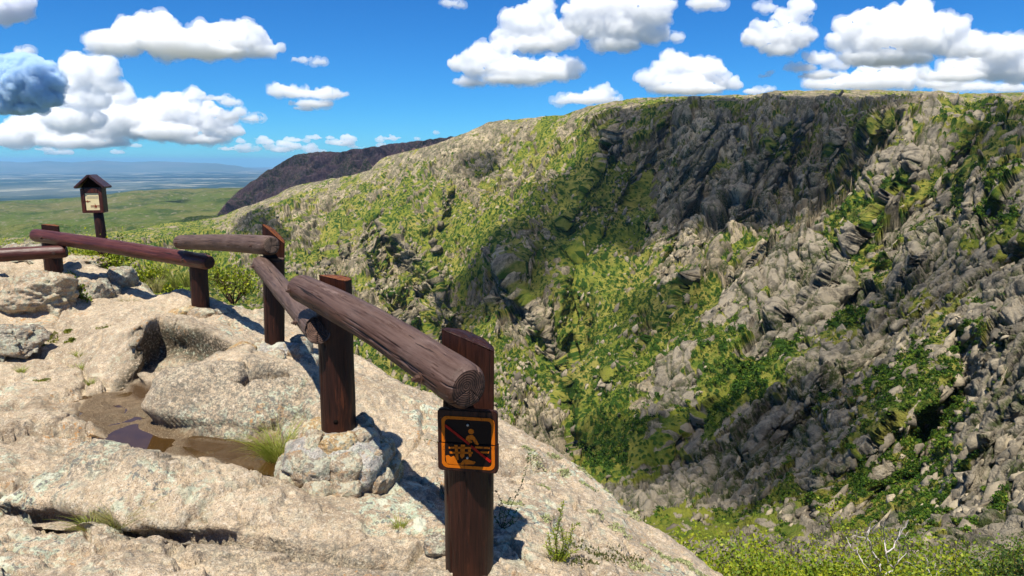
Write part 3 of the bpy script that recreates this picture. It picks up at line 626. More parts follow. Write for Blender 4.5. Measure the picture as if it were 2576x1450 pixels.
rk = t.mix(t.math('MULTIPLY', t.step(.52, .66, n2), .5), rk, (.55, .46, .30))
rk = t.mix(t.math('MULTIPLY', t.step(.62, .70, t.noise(t.mapping(c, loc=(40, 7, 9)), .06, 5, .7)), .55), rk, (.30, .16, .09))
rk = t.mix(t.math('MULTIPLY', t.step(.60, .68, n4), .5), rk, (.07, .065, .055))
rk = t.mix(t.math('MULTIPLY', t.attr('shelf'), .55), rk, t.mix(n3, (.12, .105, .085), (.34, .31, .25)))
gr = t.mix(t.step(.35, .65, n1), (.165, .18, .022), (.27, .235, .055))
gr = t.mix(t.step(.42, .66, n2), gr, (.075, .115, .014))
gr = t.mix(t.math('MULTIPLY', t.step(.55, .7, n4), .5), gr, (.24, .23, .08))
bs = t.mix(n3, (.015, .042, .008), (.045, .09, .010))
st_ = t.noise(t.mapping(c, (1, 1, .22), rot=(0, .55, 0)), .16, 5, .7)
rk = t.mix(t.math('MULTIPLY', t.step(.47, .60, st_), .72), rk, (.085, .075, .06))
rk = t.mix(t.math('MULTIPLY', t.attr('crev'), t.step(.4, .55, n3)), rk, (.05, .065, .02))
k = t.mix(t.step(.3, .7, t.math('ADD', t.attr('veg'), t.math('MULTIPLY_ADD', n4, .8, -.4))), rk, gr)
k = t.mix(t.step(.25, .6, t.math('ADD', t.attr('bush'), t.math('MULTIPLY_ADD', n4, .6, -.3))), k, bs)
h = t.math('ADD', n3, t.math('MULTIPLY', n4, .45))
t.bsdf(k, .95, t.bump(h, 1.0, 1.6), .1)
tag(new_obj('canyon_slopes', me, t.m), kind='structure')
canyon_P = CP.reshape(NR, NC, 3); canyon_px = ctx; canyon_veg = veg.reshape(NR, NC); canyon_D = Dm.reshape(NR, NC)

# ---- scrub: every bush a clump of small leaf-like faces
rs = np.random.RandomState(3)
def scrub(name, n, dmin, dmax, size, K, seed, label):
    vis = (ys < 1500) & (xs > -60) & (xs < 2640) & (Dm > dmin) & (Dm < dmax) & (vv_ > .0)
    idx = np.nonzero(vis)[0]; dens = np.clip(.0+.8*vv_[idx]+1.2*bush[idx]+1.5*g1[idx]+3*gul[idx], 0.01, 2)
    pick = rs.choice(idx, n, p=dens/dens.sum()); C = CP[pick]; s_ = size*rs.uniform(.45, 1.25, n)*np.clip(Dm[pick]/260, .55, 1.3)
    o = rs.normal(0, 1, (n, K, 3)); o /= np.linalg.norm(o, axis=-1, keepdims=True); o *= rs.uniform(.35, 1, (n, K, 1)); o[..., 2] = np.abs(o[..., 2])*.85
    ctr = C[:, None]+o*s_[:, None, None]
    a = rs.normal(0, 1, (n, K, 3)); a /= np.linalg.norm(a, axis=-1, keepdims=True); b = np.cross(a, rs.normal(0, 1, (n, K, 3))); b /= np.maximum(np.linalg.norm(b, axis=-1, keepdims=True), 1e-6)
    q = s_[:, None, None]*rs.uniform(.16, .36, (n, K, 1))
    vtx = np.stack([ctr-a*q, ctr+b*q*.8, ctr+a*q, ctr-b*q*.7], 2).reshape(-1, 3)
    tone = np.repeat(rs.rand(n), K*4)
    f = np.arange(len(vtx)).reshape(-1, 4)
    return tag(new_obj(name, mesh_from(name, vtx, f, {'tone': tone}), M_SCRUBLEAF, smooth=False), label, 'bushes', kind='stuff')
t = NT('scrub_leaves'); k = t.ramp(t.attr('tone'), [(0, (.012, .035, .006)), (.45, (.030, .070, .008)), (.8, (.07, .125, .012)), (1, (.14, .18, .02))])
t.bsdf(k, .9, None, .1); M_SCRUBLEAF = t.m
scrub('hillside_scrub', 24000, 50, 330, 1.25, 20, 1, 'dark green scrub on the near canyon cliffs')
scrub('far_scrub', 32000, 330, 1500, 1.25, 8, 2, 'dark scrub dotted over the far canyon slopes')
# ---- fallen blocks and knobs of rock lying on the slopes
_b = bmesh.new(); bmesh.ops.create_icosphere(_b, subdivisions=1, radius=1); bmesh.ops.subdivide_edges(_b, edges=_b.edges[:], cuts=0)
IV = np.array([v.co[:] for v in _b.verts]); IF = np.array([[v.index for v in f.verts] for f in _b.faces]); _b.free()
t = NT('block_rock'); c = t.coord(); n_ = t.noise(c, .7, 5, .7)
k = t.mix(t.attr('tone'), (.12, .10, .075), (.40, .335, .23)); k = t.mix(t.math('MULTIPLY', t.step(.46, .6, n_), .7), k, (.10, .09, .07)); t.bsdf(k, .95, t.bump(n_, 1, .5), .1); M_BLOCK = t.m
def blocks(name, n, dmin, dmax, smin, smax, seed, label):
    rs = np.random.RandomState(seed)
    vis = (ys < 1480) & (xs > -60) & (xs < 2640) & (Dm > dmin) & (Dm < dmax) & (vv_ > -.35) & (vv_ < .75) & (ys > np.repeat(top[None], NR, 0).ravel()+12)
    idx = np.nonzero(vis)[0]; cl = fbm(base[idx]/28, 3, 401)+.6*fbm(base[idx]/9, 2, 402); dens = np.clip(cl+.05, .015, 1)*np.clip(.9-vv_[idx], .1, 1)
    pick = rs.choice(idx, n, p=dens/dens.sum()); s_ = smin+(smax-smin)*rs.rand(n)**3.0
    sc3 = np.stack([rs.uniform(.7, 1.3, n), rs.uniform(.7, 1.2, n), rs.uniform(.7, 2.2, n)], 1)*s_[:, None]
    J = IV[None]*(1+rs.uniform(-.28, .28, (n, len(IV), 1)))
    # clip with random planes to get flat faces
    for q in range(6):
        nn = rs.normal(0, 1, (n, 3)); nn /= np.linalg.norm(nn, axis=1, keepdims=True); h = np.einsum('nvk,nk->nv', J, nn); J = J-nn[:, None]*np.clip(h-.34, 0, None)[..., None]
    J = J*sc3[:, None]; a = rs.uniform(0, 6.28, n); ca, sa = np.cos(a), np.sin(a)
    Rt = np.zeros((n, 3, 3)); Rt[:, 0, 0] = ca; Rt[:, 0, 1] = -sa; Rt[:, 1, 0] = sa; Rt[:, 1, 1] = ca; Rt[:, 2, 2] = 1; Rt[:, 0, 2] = .45*lean[pick]
    J = np.einsum('nij,nvj->nvi', Rt, J)+(CP[pick]-np.array([0, 0, .25])*s_[:, None])[:, None]
    f = (IF[None]+np.arange(n)[:, None, None]*len(IV)).reshape(-1, 3)
    return tag(new_obj(name, mesh_from(name, J.reshape(-1, 3), f, {'tone': np.repeat(rs.rand(n), len(IV))}), M_BLOCK, smooth=False), label, 'rocks', kind='stuff')
blocks('fallen_blocks', 4200, 60, 420, .4, 2.6, 5, 'pale broken blocks strewn over the near canyon slopes')
blocks('far_blocks', 9000, 420, 1600, .9, 5.0, 6, 'pale rocks dotting the far canyon slopes')
# ================================================================== far country (structure)
def strip(name, sky_pts, foot, d_top, d_foot, mat, x0, x1, nc, nr, relief, seed, wl=300., jag=1.5, kind='structure', dcurve=1.0, fold=1.0):
    """a slope whose crest is read off the picture, falling towards the viewer from distance d_top to d_foot"""
    S = np.array(sky_pts, float); X = np.linspace(x0, x1, nc)
    Ft = np.array(foot, float)
    tp = np.interp(X, S[:, 0], S[:, 1])+jag*fbm(np.c_[X/14, X*0, X*0+seed], 4, seed)
    ft = np.interp(X, Ft[:, 0], Ft[:, 1]); v = np.linspace(0, 1, nr)[:, None]
    py = tp[None]+(ft-tp)[None]*v; px = np.repeat(X[None], nr, 0)
    dt = np.interp(X, *np.array(d_top, float).T); df = np.interp(X, *np.array(d_foot, float).T)
    D = dt[None]*(df/dt)[None]**(v**dcurve)
    B = at_y(px.ravel(), py.ravel(), D.ravel())
    n = ridged(B/wl, 5, seed, .5)*fold+.6*fbm(B/(wl*.4), 4, seed+2)
    f = np.repeat(sstep(0, .1, v), nc, 1).ravel()
    B = B+np.array([0, -.5, .8])*(n*relief*(.15+.85*f))[:, None]
    B = under_skyline(B, lambda x: np.interp(x, X, tp))
    # back side of the crest, so that the hill has depth
    b1 = B[:nc].copy(); b1[:, 1] *= 1.12; b1[:, 0] *= 1.12; b1[:, 2] -= relief*4+.03*dt
    B = np.concatenate([b1, B])
    o = new_obj(name, mesh_from(name, B, grid_faces(nr+1, nc)[:, ::-1], {'relief': np.concatenate([n[:nc], n])}), mat)
    return tag(o, kind=kind)
def land_mat(name, a, b, c_, wl, rocky=.3, rock=(.2, .17, .14)):
    t = NT(name); c = t.coord()
    n1 = t.noise(c, 1/(wl*3), 5, .55); n2 = t.noise(c, 1/(wl*.7), 5, .6); n3 = t.noise(c, 1/(wl*.12), 5, .65)
    k = t.mix(t.step(.38, .62, n1), a, b); k = t.mix(t.math('MULTIPLY', t.step(.45, .7, n2), .8), k, c_)
    k = t.mix(t.math('MULTIPLY', t.step(.62-rocky*.3, .78-rocky*.3, n3), .85), k, rock)
    t.bsdf(k, 1, t.bump(n3, 1, wl*.05), 0); return t.m
M_RIDGE = land_mat('dark_hill', (.12, .07, .075), (.06, .065, .035), (.14, .095, .085), 70, .6, (.19, .12, .115))
RS = [(380,620),(470,590),(530,560),(570,510),(600,480),(640,452),(700,413),(740,392),(780,384),(850,381),(900,374),(940,370),(1000,358),(1040,357),(1080,350),(1130,345),(1180,345),(1240,345),(1320,345),(1400,345)]
strip('far_ridge', RS, [(380,640),(700,600),(1000,470),(1400,400)], [(380,2700),(760,3600),(1400,3000)], [(380,2300),(700,2300),(1000,2300),(1400,2500)], M_RIDGE, 380, 1400, 620, 260, 75, 5, 210, 4.0, fold=1.9)
M_GRASS = land_mat('grassland', (.075, .10, .022), (.12, .115, .04), (.022, .045, .012), 240, .3, (.20, .175, .13))
M_SCRUB = land_mat('scrub_hill', (.06, .09, .018), (.10, .11, .03), (.018, .042, .010), 60, .30, (.20, .17, .13))
strip('scrub_hills', [(-700,585),(-100,575),(0,570),(90,560),(200,568),(260,556),(330,566),(420,560),(480,545),(560,540),(640,560)], [(-700,680),(640,680)], [(-700,2200),(640,2100)], [(-700,1500),(640,1600)], M_SCRUB, -700, 640, 480, 140, 36, 9, 210, 3.5)
strip('grass_plateau', [(-700,512),(-200,508),(0,506),(150,500),(250,492),(340,480),(430,476),(520,474),(600,473),(700,470),(800,470)], [(-700,640),(800,640)], [(-700,6500),(800,6500)], [(-700,1900),(800,1900)], M_GRASS, -700, 800, 420, 220, 48, 11, 560, 1.2, dcurve=.8, fold=1.1)
# the plain, and the range beyond it
t = NT('plain'); c = t.coord()
st = t.mapping(c, (1.0, .55, 1))
n1 = t.noise(st, 1/5200, 5, .6); n2 = t.noise(st, 1/1500, 5, .65); n3 = t.noise(c, 1/380, 4, .6)
k = t.mix(t.step(.44, .56, n1), (.018, .036, .03), (.085, .10, .085)); k = t.mix(t.math('MULTIPLY', t.step(.5, .62, n2), .75), k, (.32, .30, .22)); k = t.mix(t.math('MULTIPLY', t.step(.5, .64, n3), .4), k, (.04, .06, .03))  # broad dark patches paint cloud shadows into the ground, as woods and fields
t.bsdf(k, 1, None, 0)
ZP = -700.0
ring = np.concatenate([[0.0], np.geomspace(3000, 90000, 40)]); an = np.linspace(0, 2*math.pi, 96, endpoint=False)
PV = np.stack([np.outer(ring, np.sin(an)), np.outer(ring, np.cos(an)), np.full((41, 96), ZP)], -1).reshape(-1, 3)
tag(new_obj('plain', mesh_from('plain', PV, grid_faces(41, 96, True)), t.m), kind='structure')
M_RANGE = land_mat('far_range', (.07, .09, .04), (.12, .12, .07), (.05, .07, .035), 1800, .2)
strip('distant_hills', [(-700,410),(0,406),(60,409),(120,405),(180,409),(250,404),(320,408),(400,406),(470,409),(540,411),(600,418),(650,428),(690,436),(800,440),(1000,442)], [(-700,440),(1000,440)], [(-700,62000),(1000,62000)], [(-700,46000),(1000,46000)], M_RANGE, -700, 1000, 360, 40, 120, 14, 4200, .8)
# pale roofs of a far-off town on the plain
rng = random.Random(5); bmv, bmf = [], []
for i in range(260):
    px = rng.gauss(560, 90) if i % 3 else rng.uniform(380, 760); py = rng.gauss(487, 4)
    p = at_z(px, py, ZP+1); w = rng.uniform(8, 26); h = rng.uniform(5, 12); b = len(bmv)
    if p[1] > 30000: continue
    for dz in (0, h):
        for dx, dy in ((-w, -w), (w, -w), (w, w), (-w, w)): bmv.append((p[0]+dx, p[1]+dy, ZP+dz))
    bmf += [(b+4, b+5, b+6, b+7), (b, b+1, b+5, b+4), (b+1, b+2, b+6, b+5), (b+2, b+3, b+7, b+6), (b+3, b, b+4, b+7)]
tag(new_obj('distant_town', mesh_from('distant_town', bmv, bmf), flat_mat('pale_roof', (.6, .58, .54)), smooth=False), 'far-off town of pale roofs on the blue plain', 'town', kind='stuff')

# ================================================================== air
bm = bmesh.new(); bmesh.ops.create_cube(bm, size=1, matrix=Matrix.Translation((0, 0, (ZP-20+330)/2)) @ Matrix.Diagonal((190000, 190000, 330-(ZP-20), 1)))
me = bpy.data.meshes.new('haze'); bm.to_mesh(me); bm.free()
t = NT('air'); vp = t.n('ShaderNodeVolumePrincipled'); vp.inputs['Color'].default_value = (.33, .64, 1.0, 1)
vp.inputs['Density'].default_value = 1.9e-5; vp.inputs['Anisotropy'].default_value = 0.1
t.t.links.new(vp.outputs[0], t.out.inputs['Volume'])
HZ = tag(new_obj('haze', me, t.m, smooth=False), 'thin blue haze over the plain', 'haze', kind='stuff')

# clouds overhead, outside the picture, whose shadows lie on the slopes
def from_px(px, py):
    j = int(np.argmin(np.abs(canyon_px-px))); tp = skyline(px); v = max(0, (py-tp)/(1950-tp))
    i = int(np.argmin(np.abs(vv-v))); return canyon_P[i, j]
def shade_cloud(label, poly, height, tau, soft, seed, pts=None):
    Wp = pts if pts is not None else [from_px(a, b) for a, b in poly]
    Lv = np.array(Lsun); Q = np.array([p+Lv*(height-p[2])/Lv[2] for p in Wp])[:, :2]
    lo, hi = Q.min(0)-soft*2, Q.max(0)+soft*2; step = max(hi-lo)/170
    X = np.arange(lo[0], hi[0]+step, step); Y = np.arange(lo[1], hi[1]+step, step); gx_, gy_ = np.meshgrid(X, Y)
    G = np.stack([gx_.ravel(), gy_.ravel()], 1); g3 = np.c_[G, G[:, 0]*0]
    sd = poly_signed(G, Q)+soft*2.4*fbm(g3/(soft*5), 4, seed)
    T = 120.0; th = T*sstep(0, soft*2.4, -sd)*(.75+.5*np.abs(fbm(g3/(soft*3), 3, seed+1)))
    nr_, nc_ = gx_.shape; zt = height+th*.62; zb = height-th*.38
    Fc = grid_faces(nr_, nc_); keep = (th[Fc] > 0).any(1); Fc = Fc[keep]; n = len(G)
    Vt = np.concatenate([np.c_[G, zt], np.c_[G, zb]]); Fa = np.concatenate([Fc, Fc[:, ::-1]+n])
    u_, inv = np.unique(Fa, return_inverse=True); Vt = Vt[u_]; Fa = inv.reshape(Fa.shape)
    o = new_obj('cloud', mesh_from('cloud', Vt, Fa), cloud_mat('overhead_cloud', tau/T)); return tag(o, label, 'cloud', 'clouds high overhead')
shade_cloud('large cloud overhead shading the great cliff', [(1490,300),(1570,268),(1660,255),(1900,242),(2200,240),(2420,242),(2385,290),(2275,345),(2215,400),(2130,500),(2060,560),(1990,600),(1880,620),(1780,650),(1700,660),(1640,720),(1540,720),(1440,745),(1330,770),(1180,800),(1040,835),(1070,790),(1190,655),(1330,560),(1430,470),(1500,380),(1480,330)], 900, 2.1, 30, 1)
shade_cloud('small cloud overhead shading one dark crag', [(1105,425),(1150,372),(1235,345),(1292,352),(1296,420),(1262,452),(1180,462)], 900, 1.7, 20, 2)
shade_cloud('small cloud overhead shading the knoll on the left slope', [(600,570),(640,528),(720,545),(738,600),(680,640),(590,605)], 900, 2.0, 14, 3)
shade_cloud('thin cloud overhead shading the lower right cliffs', [(2480,800),(2380,800),(2250,880),(2120,940),(1980,1000),(1850,1050),(1700,1120),(1520,1080),(1470,1180),(1640,1240),(1850,1345),(2100,1370),(2300,1330),(2460,1320),(2420,1150),(2440,950)], 900, 2.0, 14, 4)
shade_cloud('cloud overhead shading the top of the right ridge', [(2440,330),(2540,275),(2700,275),(2700,430),(2500,520),(2330,600),(2360,500),(2400,420)], 900, 1.3, 12, 5)
shade_cloud('thin cloud overhead shading the middle of the right slope', [(2120,760),(2230,700),(2400,620),(2560,560),(2640,700),(2600,800),(2440,790),(2260,840),(2100,920),(1960,980),(1990,880)], 900, 1.3, 16, 8)
shade_cloud('small cloud overhead shading the floor of the gorge', [(1560,760),(1700,700),(1800,760),(1760,860),(1640,960),(1560,1060),(1500,1000),(1540,860)], 900, 1.0, 16, 9)
RP = [at_y(a, b, d) for a, b, d in [(470,590,2100),(470,540,2900),(560,470,3500),(700,400,3900),(1000,350,4000),(1300,300,3600),(1350,340,2600),(1000,420,2250),(800,480,2150),(640,560,2050),(560,620,2000)]]
shade_cloud('broad cloud overhead shading the dark far ridge', None, 1300, 1.5, 60, 6, [np.array(p) for p in RP])
RP = [at_y(a, b, d) for a, b, d in [(330,500,4200),(380,490,4600),(470,487,4800),(450,497,4300),(400,503,4000)]]
shade_cloud('cloud far out over the grass plateau', None, 1500, 2.4, 50, 7, [np.array(p) for p in RP])
# ================================================================== wood
def wood_mat(name, a, b, grey, rough=.5, greyk=.5, spec=.4, top_grey=0.0):
    """stained timber, grain along the local Z of the log"""
    t = NT(name); c = t.coord(); g = t.mapping(c, (1, 1, .07)); g2 = t.mapping(c, (1, 1, .03))
    n1 = t.noise(g, 60, 6, .65, .4); n2 = t.noise(g2, 170, 4, .6); n3 = t.noise(c, 5, 4, .6); n4 = t.noise(g2, 38, 3, .5, 1.2)
    k = t.mix(t.step(.3, .7, n1), a, b)
    k = t.mix(t.math('MULTIPLY', t.step(.45, .7, n3), greyk), k, grey)
    k = t.mix(t.math('MULTIPLY', t.step(.56, .66, n2), .7), k, tuple(x*.3 for x in a))
    if top_grey:
        geo = t.n('ShaderNodeNewGeometry'); sx = t.n('ShaderNodeSeparateXYZ'); t.t.links.new(geo.outputs['Normal'], sx.inputs[0])
        k = t.mix(t.math('MULTIPLY', t.step(-.1, .8, sx.outputs[2]), t.math('MULTIPLY', t.step(.25, .6, n1), top_grey)), k, grey)
    kn = t.step(.10, .05, t.vor(t.mapping(c, (1, 1, .55)), 5.5)); k = t.mix(t.math('MULTIPLY', kn, .85), k, tuple(x*.25 for x in a))
    k = t.mix(t.math('MULTIPLY', t.step(.60, .72, t.noise(t.mapping(c, (1, 1, .12)), 21, 5, .7)), .55), k, tuple(min(1, x*2.0) for x in grey))
    crk = t.step(.635, .665, t.noise(t.mapping(c, (1, 1, .035)), 46, 5, .6, .8))
    k = t.mix(t.math('MULTIPLY', crk, .92), k, (.008, .005, .004))
    h = t.math('SUBTRACT', t.math('ADD', n1, t.math('MULTIPLY', n2, .5)), t.math('MULTIPLY', crk, 1.6))
    t.bsdf(k, t.math('MULTIPLY_ADD', n1, .3, rough-.15), t.bump(h, .8, .004), spec); return t.m
def end_mat(name, a, b, pith=(0, 0)):
    t = NT(name); c = t.coord()
    w = t.n('ShaderNodeTexWave', wave_type='RINGS', rings_direction='Z'); t.set(w.inputs[0], t.mapping(c, loc=(pith[0], pith[1], 0)))
    w.inputs['Scale'].default_value = 42; w.inputs['Distortion'].default_value = 2.2; w.inputs['Detail'].default_value = 3; w.inputs['Detail Scale'].default_value = .7
    n = t.noise(c, 60, 4); n2 = t.noise(t.mapping(c, (1, .12, 1), rot=(0, 0, .5)), 90, 3)
    k = t.mix(w.outputs[0], a, b); k = t.mix(t.math('MULTIPLY', t.step(.5, .65, n2), .7), k, tuple(x*.3 for x in a))
    k = t.mix(t.math('MULTIPLY', t.step(.5, .7, n), .4), k, tuple(x*1.5 for x in b))
    t.bsdf(k, .75, t.bump(t.math('ADD', w.outputs[0], n2), .5, .003), .25); return t.m
M_RAIL = wood_mat('weathered_brown_wood', (.034, .014, .008), (.082, .036, .022), (.12, .082, .070), .6, .5, .2, .6)
M_RAILG = wood_mat('grey_brown_wood', (.05, .027, .018), (.11, .065, .045), (.13, .09, .076), .6, .5, .2, .45)
M_RED = wood_mat('red_brown_wood', (.036, .008, .004), (.095, .022, .011), (.095, .036, .034), .42, .35, .35, .35)
M_POST = wood_mat('dark_post_wood', (.011, .003, .0018), (.036, .010, .005), (.075, .022, .008), .5, .3, .28)
M_POSTO = wood_mat('rusty_top_wood', (.07, .018, .006), (.24, .075, .016), (.05, .018, .01), .6, .4, .3)
M_END = end_mat('log_end_wood', (.028, .015, .011), (.095, .05, .034), (.012, -.01))
M_ENDG = end_mat('pale_log_end_wood', (.06, .038, .026), (.15, .10, .07))
M_IRON = flat_mat('rusty_iron', (.06, .028, .018), .5, .5, .5, 90)
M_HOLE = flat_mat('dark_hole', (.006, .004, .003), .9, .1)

def frame_to(A, B):
    A, B = V(A), V(B); z = (B-A).normalized(); up = Vector((0, 0, 1)) if abs(z.z) < .9 else Vector((0, -1, 0))
    x = up.cross(z).normalized(); y = z.cross(x)
    return Matrix(((x.x, y.x, z.x, A.x), (x.y, y.y, z.y, A.y), (x.z, y.z, z.z, A.z), (0, 0, 0, 1))), (B-A).length
def log(name, A, B, rA, rB, mat, endmat, parent, seed, bend=0.0, bend2=0.0, na=96, nz=150, cracks=1.0, chop=0.0, endA=True, endB=True, label=None):
    """round timber from A to B (local Z axis); bend moves the middle along local y, chop cuts the far end obliquely"""
    M, L = frame_to(A, B)
    th = np.linspace(0, 2*math.pi, na, endpoint=False); zz = np.linspace(0, 1, nz)
    T, Z = np.meshgrid(th, zz); r = rA+(rB-rA)*Z
    cs = np.stack([np.cos(T)*1.0, np.sin(T)*1.0, Z*L], -1).reshape(-1, 3)
    p = cs*np.array([1, 1, 2.2])+seed*3.3
    n = .045*fbm(p*1.2, 3, seed)+.02*fbm(cs*np.array([3, 3, 6])+seed, 3, seed+1)
    q = cs*np.array([7, 7, 1.1])+seed; q = q+.3*fbm(cs*np.array([2, 2, 5]), 2, seed+5)[:, None]
    cr = np.clip(ridged(q, 2, seed+7, .4)-.80, 0, 1)*cracks
    rad = r.ravel()*(1+n-cr*.75)
    # softly worn arris at both ends
    e = np.minimum(Z*L, (1-Z)*L).ravel(); rad = rad*(1-.13*np.exp(-(e/.010)**2)-.05*np.exp(-(e/.035)**2))
    bx = bend2*np.sin(Z*math.pi).ravel(); by = bend*np.sin(Z*math.pi).ravel()
    z = Z.ravel()*L
    P = np.stack([np.cos(T).ravel()*rad+bx, np.sin(T).ravel()*rad+by, z], -1)
    if chop:
        lim = L-chop*(P[:, 1]/rB+1)*.5-.015*fbm(P*40, 2, seed)
        P[:, 2] = np.where(Z.ravel() > .9, np.minimum(P[:, 2], lim), P[:, 2])
    o = new_obj(name, mesh_from(name, P, grid_faces(nz, na, True)), mat, parent); o.matrix_local = M
    if label: o['label'] = label
    for end, on in ((0, endA), (nz-1, endB)):
        if not on: continue
        rim = P.reshape(nz, na, 3)[end]; c = rim.mean(0); s = -1 if end == 0 else 1
        ks = np.array([1, .97, .9, .75, .6, .45, .3, .15]); rings = []
        for k in ks:
            w = c+(rim-c)*k; w[:, 2] += s*.0035*(1-k**8)+s*.002*fbm(w*45+seed, 3, seed+end)
            # drying checks that open towards the pith
            ang = np.arctan2(w[:, 1]-c[1], w[:, 0]-c[0]); 
            for a0 in (.6+seed, 2.7+seed*.7, 4.6+seed*.3):
                dd = np.abs((ang-a0+math.pi) % (2*math.pi)-math.pi); w[:, 2] -= s*.003*np.exp(-(dd*k*rB/.0016)**2)*(k > .1)
            rings.append(w)
        rings.append(np.repeat(c[None]+np.array([[0, 0, s*.003]]), na, 0))
        E = np.concatenate(rings); f = grid_faces(len(rings), na, True)
        new_obj('cut_end', mesh_from('cut_end', E, f if end else f[:, ::-1]), endmat, o)
    return o
def post(name, foot, top, r, mat, parent, seed, notch=None, slant=(0, 0), topmat=None, flat=None, rz=0, na=96, nz=170, rt=None):
    """upright timber; notch = (height where the front is cut back, local y of the cut); slant = fall of the top over x, y"""
    foot, top = V(foot), V(top); L = top.z-foot.z+.05; rt = rt or r
    th = np.linspace(0, 2*math.pi, na, endpoint=False); zz = np.linspace(-.12, L+.08, nz); T, Z = np.meshgrid(th, zz)
    cs = np.stack([np.cos(T), np.sin(T), Z], -1).reshape(-1, 3)
    n = .03*fbm(cs*np.array([1.5, 1.5, 3])+seed, 3, seed)
    q = cs*np.array([7, 7, 1.3])+seed*2; cr = np.clip(ridged(q, 2, seed+3, .4)-.82, 0, 1)
    rad = (r+(rt-r)*np.clip(Z/L, 0, 1)).ravel()*(1+n-cr*.7)
    P = np.stack([np.cos(T).ravel()*rad, np.sin(T).ravel()*rad, Z.ravel()], -1)
    if flat is not None: P[:, 1] = np.maximum(P[:, 1], flat+.002*fbm(P*60, 2, seed))
    if notch:
        k = sstep(notch[0]-.004, notch[0]+.004, P[:, 2]); P[:, 1] = np.where(k > 0, P[:, 1]*(1-k)+np.maximum(P[:, 1], notch[1])*k, P[:, 1])
    lim = (top.z-foot.z)+slant[0]*P[:, 0]/r+slant[1]*P[:, 1]/r+.004*fbm(P*50, 3, seed)
    P[:, 2] = np.minimum(P[:, 2], lim)
    o = new_obj(name, mesh_from(name, P, grid_faces(nz, na, True)), mat, parent)
    o.location = foot; o.rotation_euler = (0, 0, rz)
    lean = (top.x-foot.x, top.y-foot.y)
    o.matrix_local = Matrix.Translation(foot) @ Matrix(((1, 0, lean[0]/(top.z-foot.z), 0), (0, 1, lean[1]/(top.z-foot.z), 0), (0, 0, 1, 0), (0, 0, 0, 1))) @ Matrix.Rotation(rz, 4, 'Z')
    rim = P.reshape(nz, na, 3)[-1]; c = rim.mean(0); rings = []
    for k in (1, .96, .85, .65, .4, .2, 0):
        w = c+(rim-c)*k; w[:, 2] = (top.z-foot.z)+slant[0]*w[:, 0]/r+slant[1]*w[:, 1]/r+.004*(1-k**6)+.005*fbm(w*55, 3, seed)*(k < .99)-(k > .99)*.001; rings.append(w)
    new_obj('post_top', mesh_from('post_top', np.concatenate(rings), grid_faces(len(rings), na, True)), topmat or mat, o)
    return o
def hexbolt(parent, p, d, s=1.0, long_=0.0):
    """hexagon nut on a washer with the thread standing out along direction d"""
    bm = bmesh.new(); M, _ = frame_to(p, V(p)+V(d))
    def cyl(r, z0, z1, n):
        bmesh.ops.create_cone(bm, cap_ends=True, segments=n, radius1=r*s, radius2=r*s, depth=(z1-z0)*s, matrix=Matrix.Translation((0, 0, (z0+z1)/2*s)))
    cyl(.019, -.004, .0025, 24); cyl(.0125, .0025, .014+long_, 6); cyl(.0065, -.02, .024+long_, 14)
    me = bpy.data.meshes.new('bolt'); bm.to_mesh(me); bm.free()
    o = new_obj('bolt', me, M_IRON, parent, smooth=False)
    o.matrix_local = parent.matrix_basis.inverted() @ M
    return o

fence = empty('log_fence', (0, 0, 0))
tag(fence, 'low dark brown log fence zigzagging along the rim of the rock', 'fence')
# posts: (foot pixel, top pixel, distance)
def pp(px, py, Y): return at_y(px, py, Y)
f1_, t1_ = pp(1181, 1440, 2.24), pp(1181, 858, 2.24)
P1 = post('post', f1_, t1_, .086, M_POST, fence, 11, notch=(f1_[2]*0+.56, .0), slant=(-.034, .004), rz=R(-6), rt=.089, topmat=M_POST)
P1['label'] = 'nearest post, carrying the painted warning board'
f2_, t2_ = pp(853, 1083, 3.05), pp(843, 700, 3.05)
P2 = post('post', f2_, t2_, .080, M_POST, fence, 12, notch=(.60, -.01), slant=(-.006, -.004), rz=R(-30), topmat=M_POSTO)
f3_, t3_ = pp(691, 873, 4.62), pp(702, 592, 4.62)
P3 = post('post', f3_, t3_, .066, M_POST, fence, 13, notch=(.62, .005), slant=(-.055, .01), rz=R(0), rt=.076, topmat=M_POSTO)
f4_, t4_ = pp(506, 794, 5.75), pp(503, 640, 5.75)
P4 = post('post', f4_, t4_, .072, M_POST, fence, 14, rz=R(-20))
f5_, t5_ = pp(139, 708, 6.62), pp(127, 568, 6.62)
P5 = post('post', f5_, t5_, .080, M_POST, fence, 15, notch=(.40, .0), slant=(-.008, 0), topmat=M_POSTO)
f6_ = pp(-250, 745, 6.0); P6 = post('post', f6_, f6_+np.array([0, 0, .62]), .075, M_POST, fence, 16, na=48, nz=60)
# rails
R4 = log('rail', pp(752, 722, 3.12), pp(1180, 978, 2.01), .064, .075, M_RAIL, M_END, fence, 3, bend=.018, bend2=.006, na=160, nz=320, cracks=1.1, label='thick cracked rail nearest the viewer')
R3 = log('rail', pp(655, 664, 4.52), pp(805, 838, 2.92), .058, .058, M_RAILG, M_END, fence, 4, bend=-.03, bend2=.02, na=110, nz=260, cracks=.7, chop=.09)
R2 = log('rail', pp(452, 610, 5.70), pp(684, 618, 4.44), .060, .065, M_RAILG, M_ENDG, fence, 5, bend=.008, na=110, nz=200, cracks=.8)
R1 = log('rail', pp(88, 592, 6.62), pp(527, 661, 5.58), .064, .064, M_RED, M_POST, fence, 6, bend=.006, na=96, nz=200, cracks=.5, label='long red brown rail below the picture post')
R0 = log('rail', pp(-270, 664, 5.95), pp(168, 633, 6.42), .068, .060, M_RED, M_POST, fence, 7, bend=.01, na=96, nz=200, cracks=.5)
def on_log(o, u, a, r):
    """point on a log surface: u along it, direction a (world) outwards"""
    return None
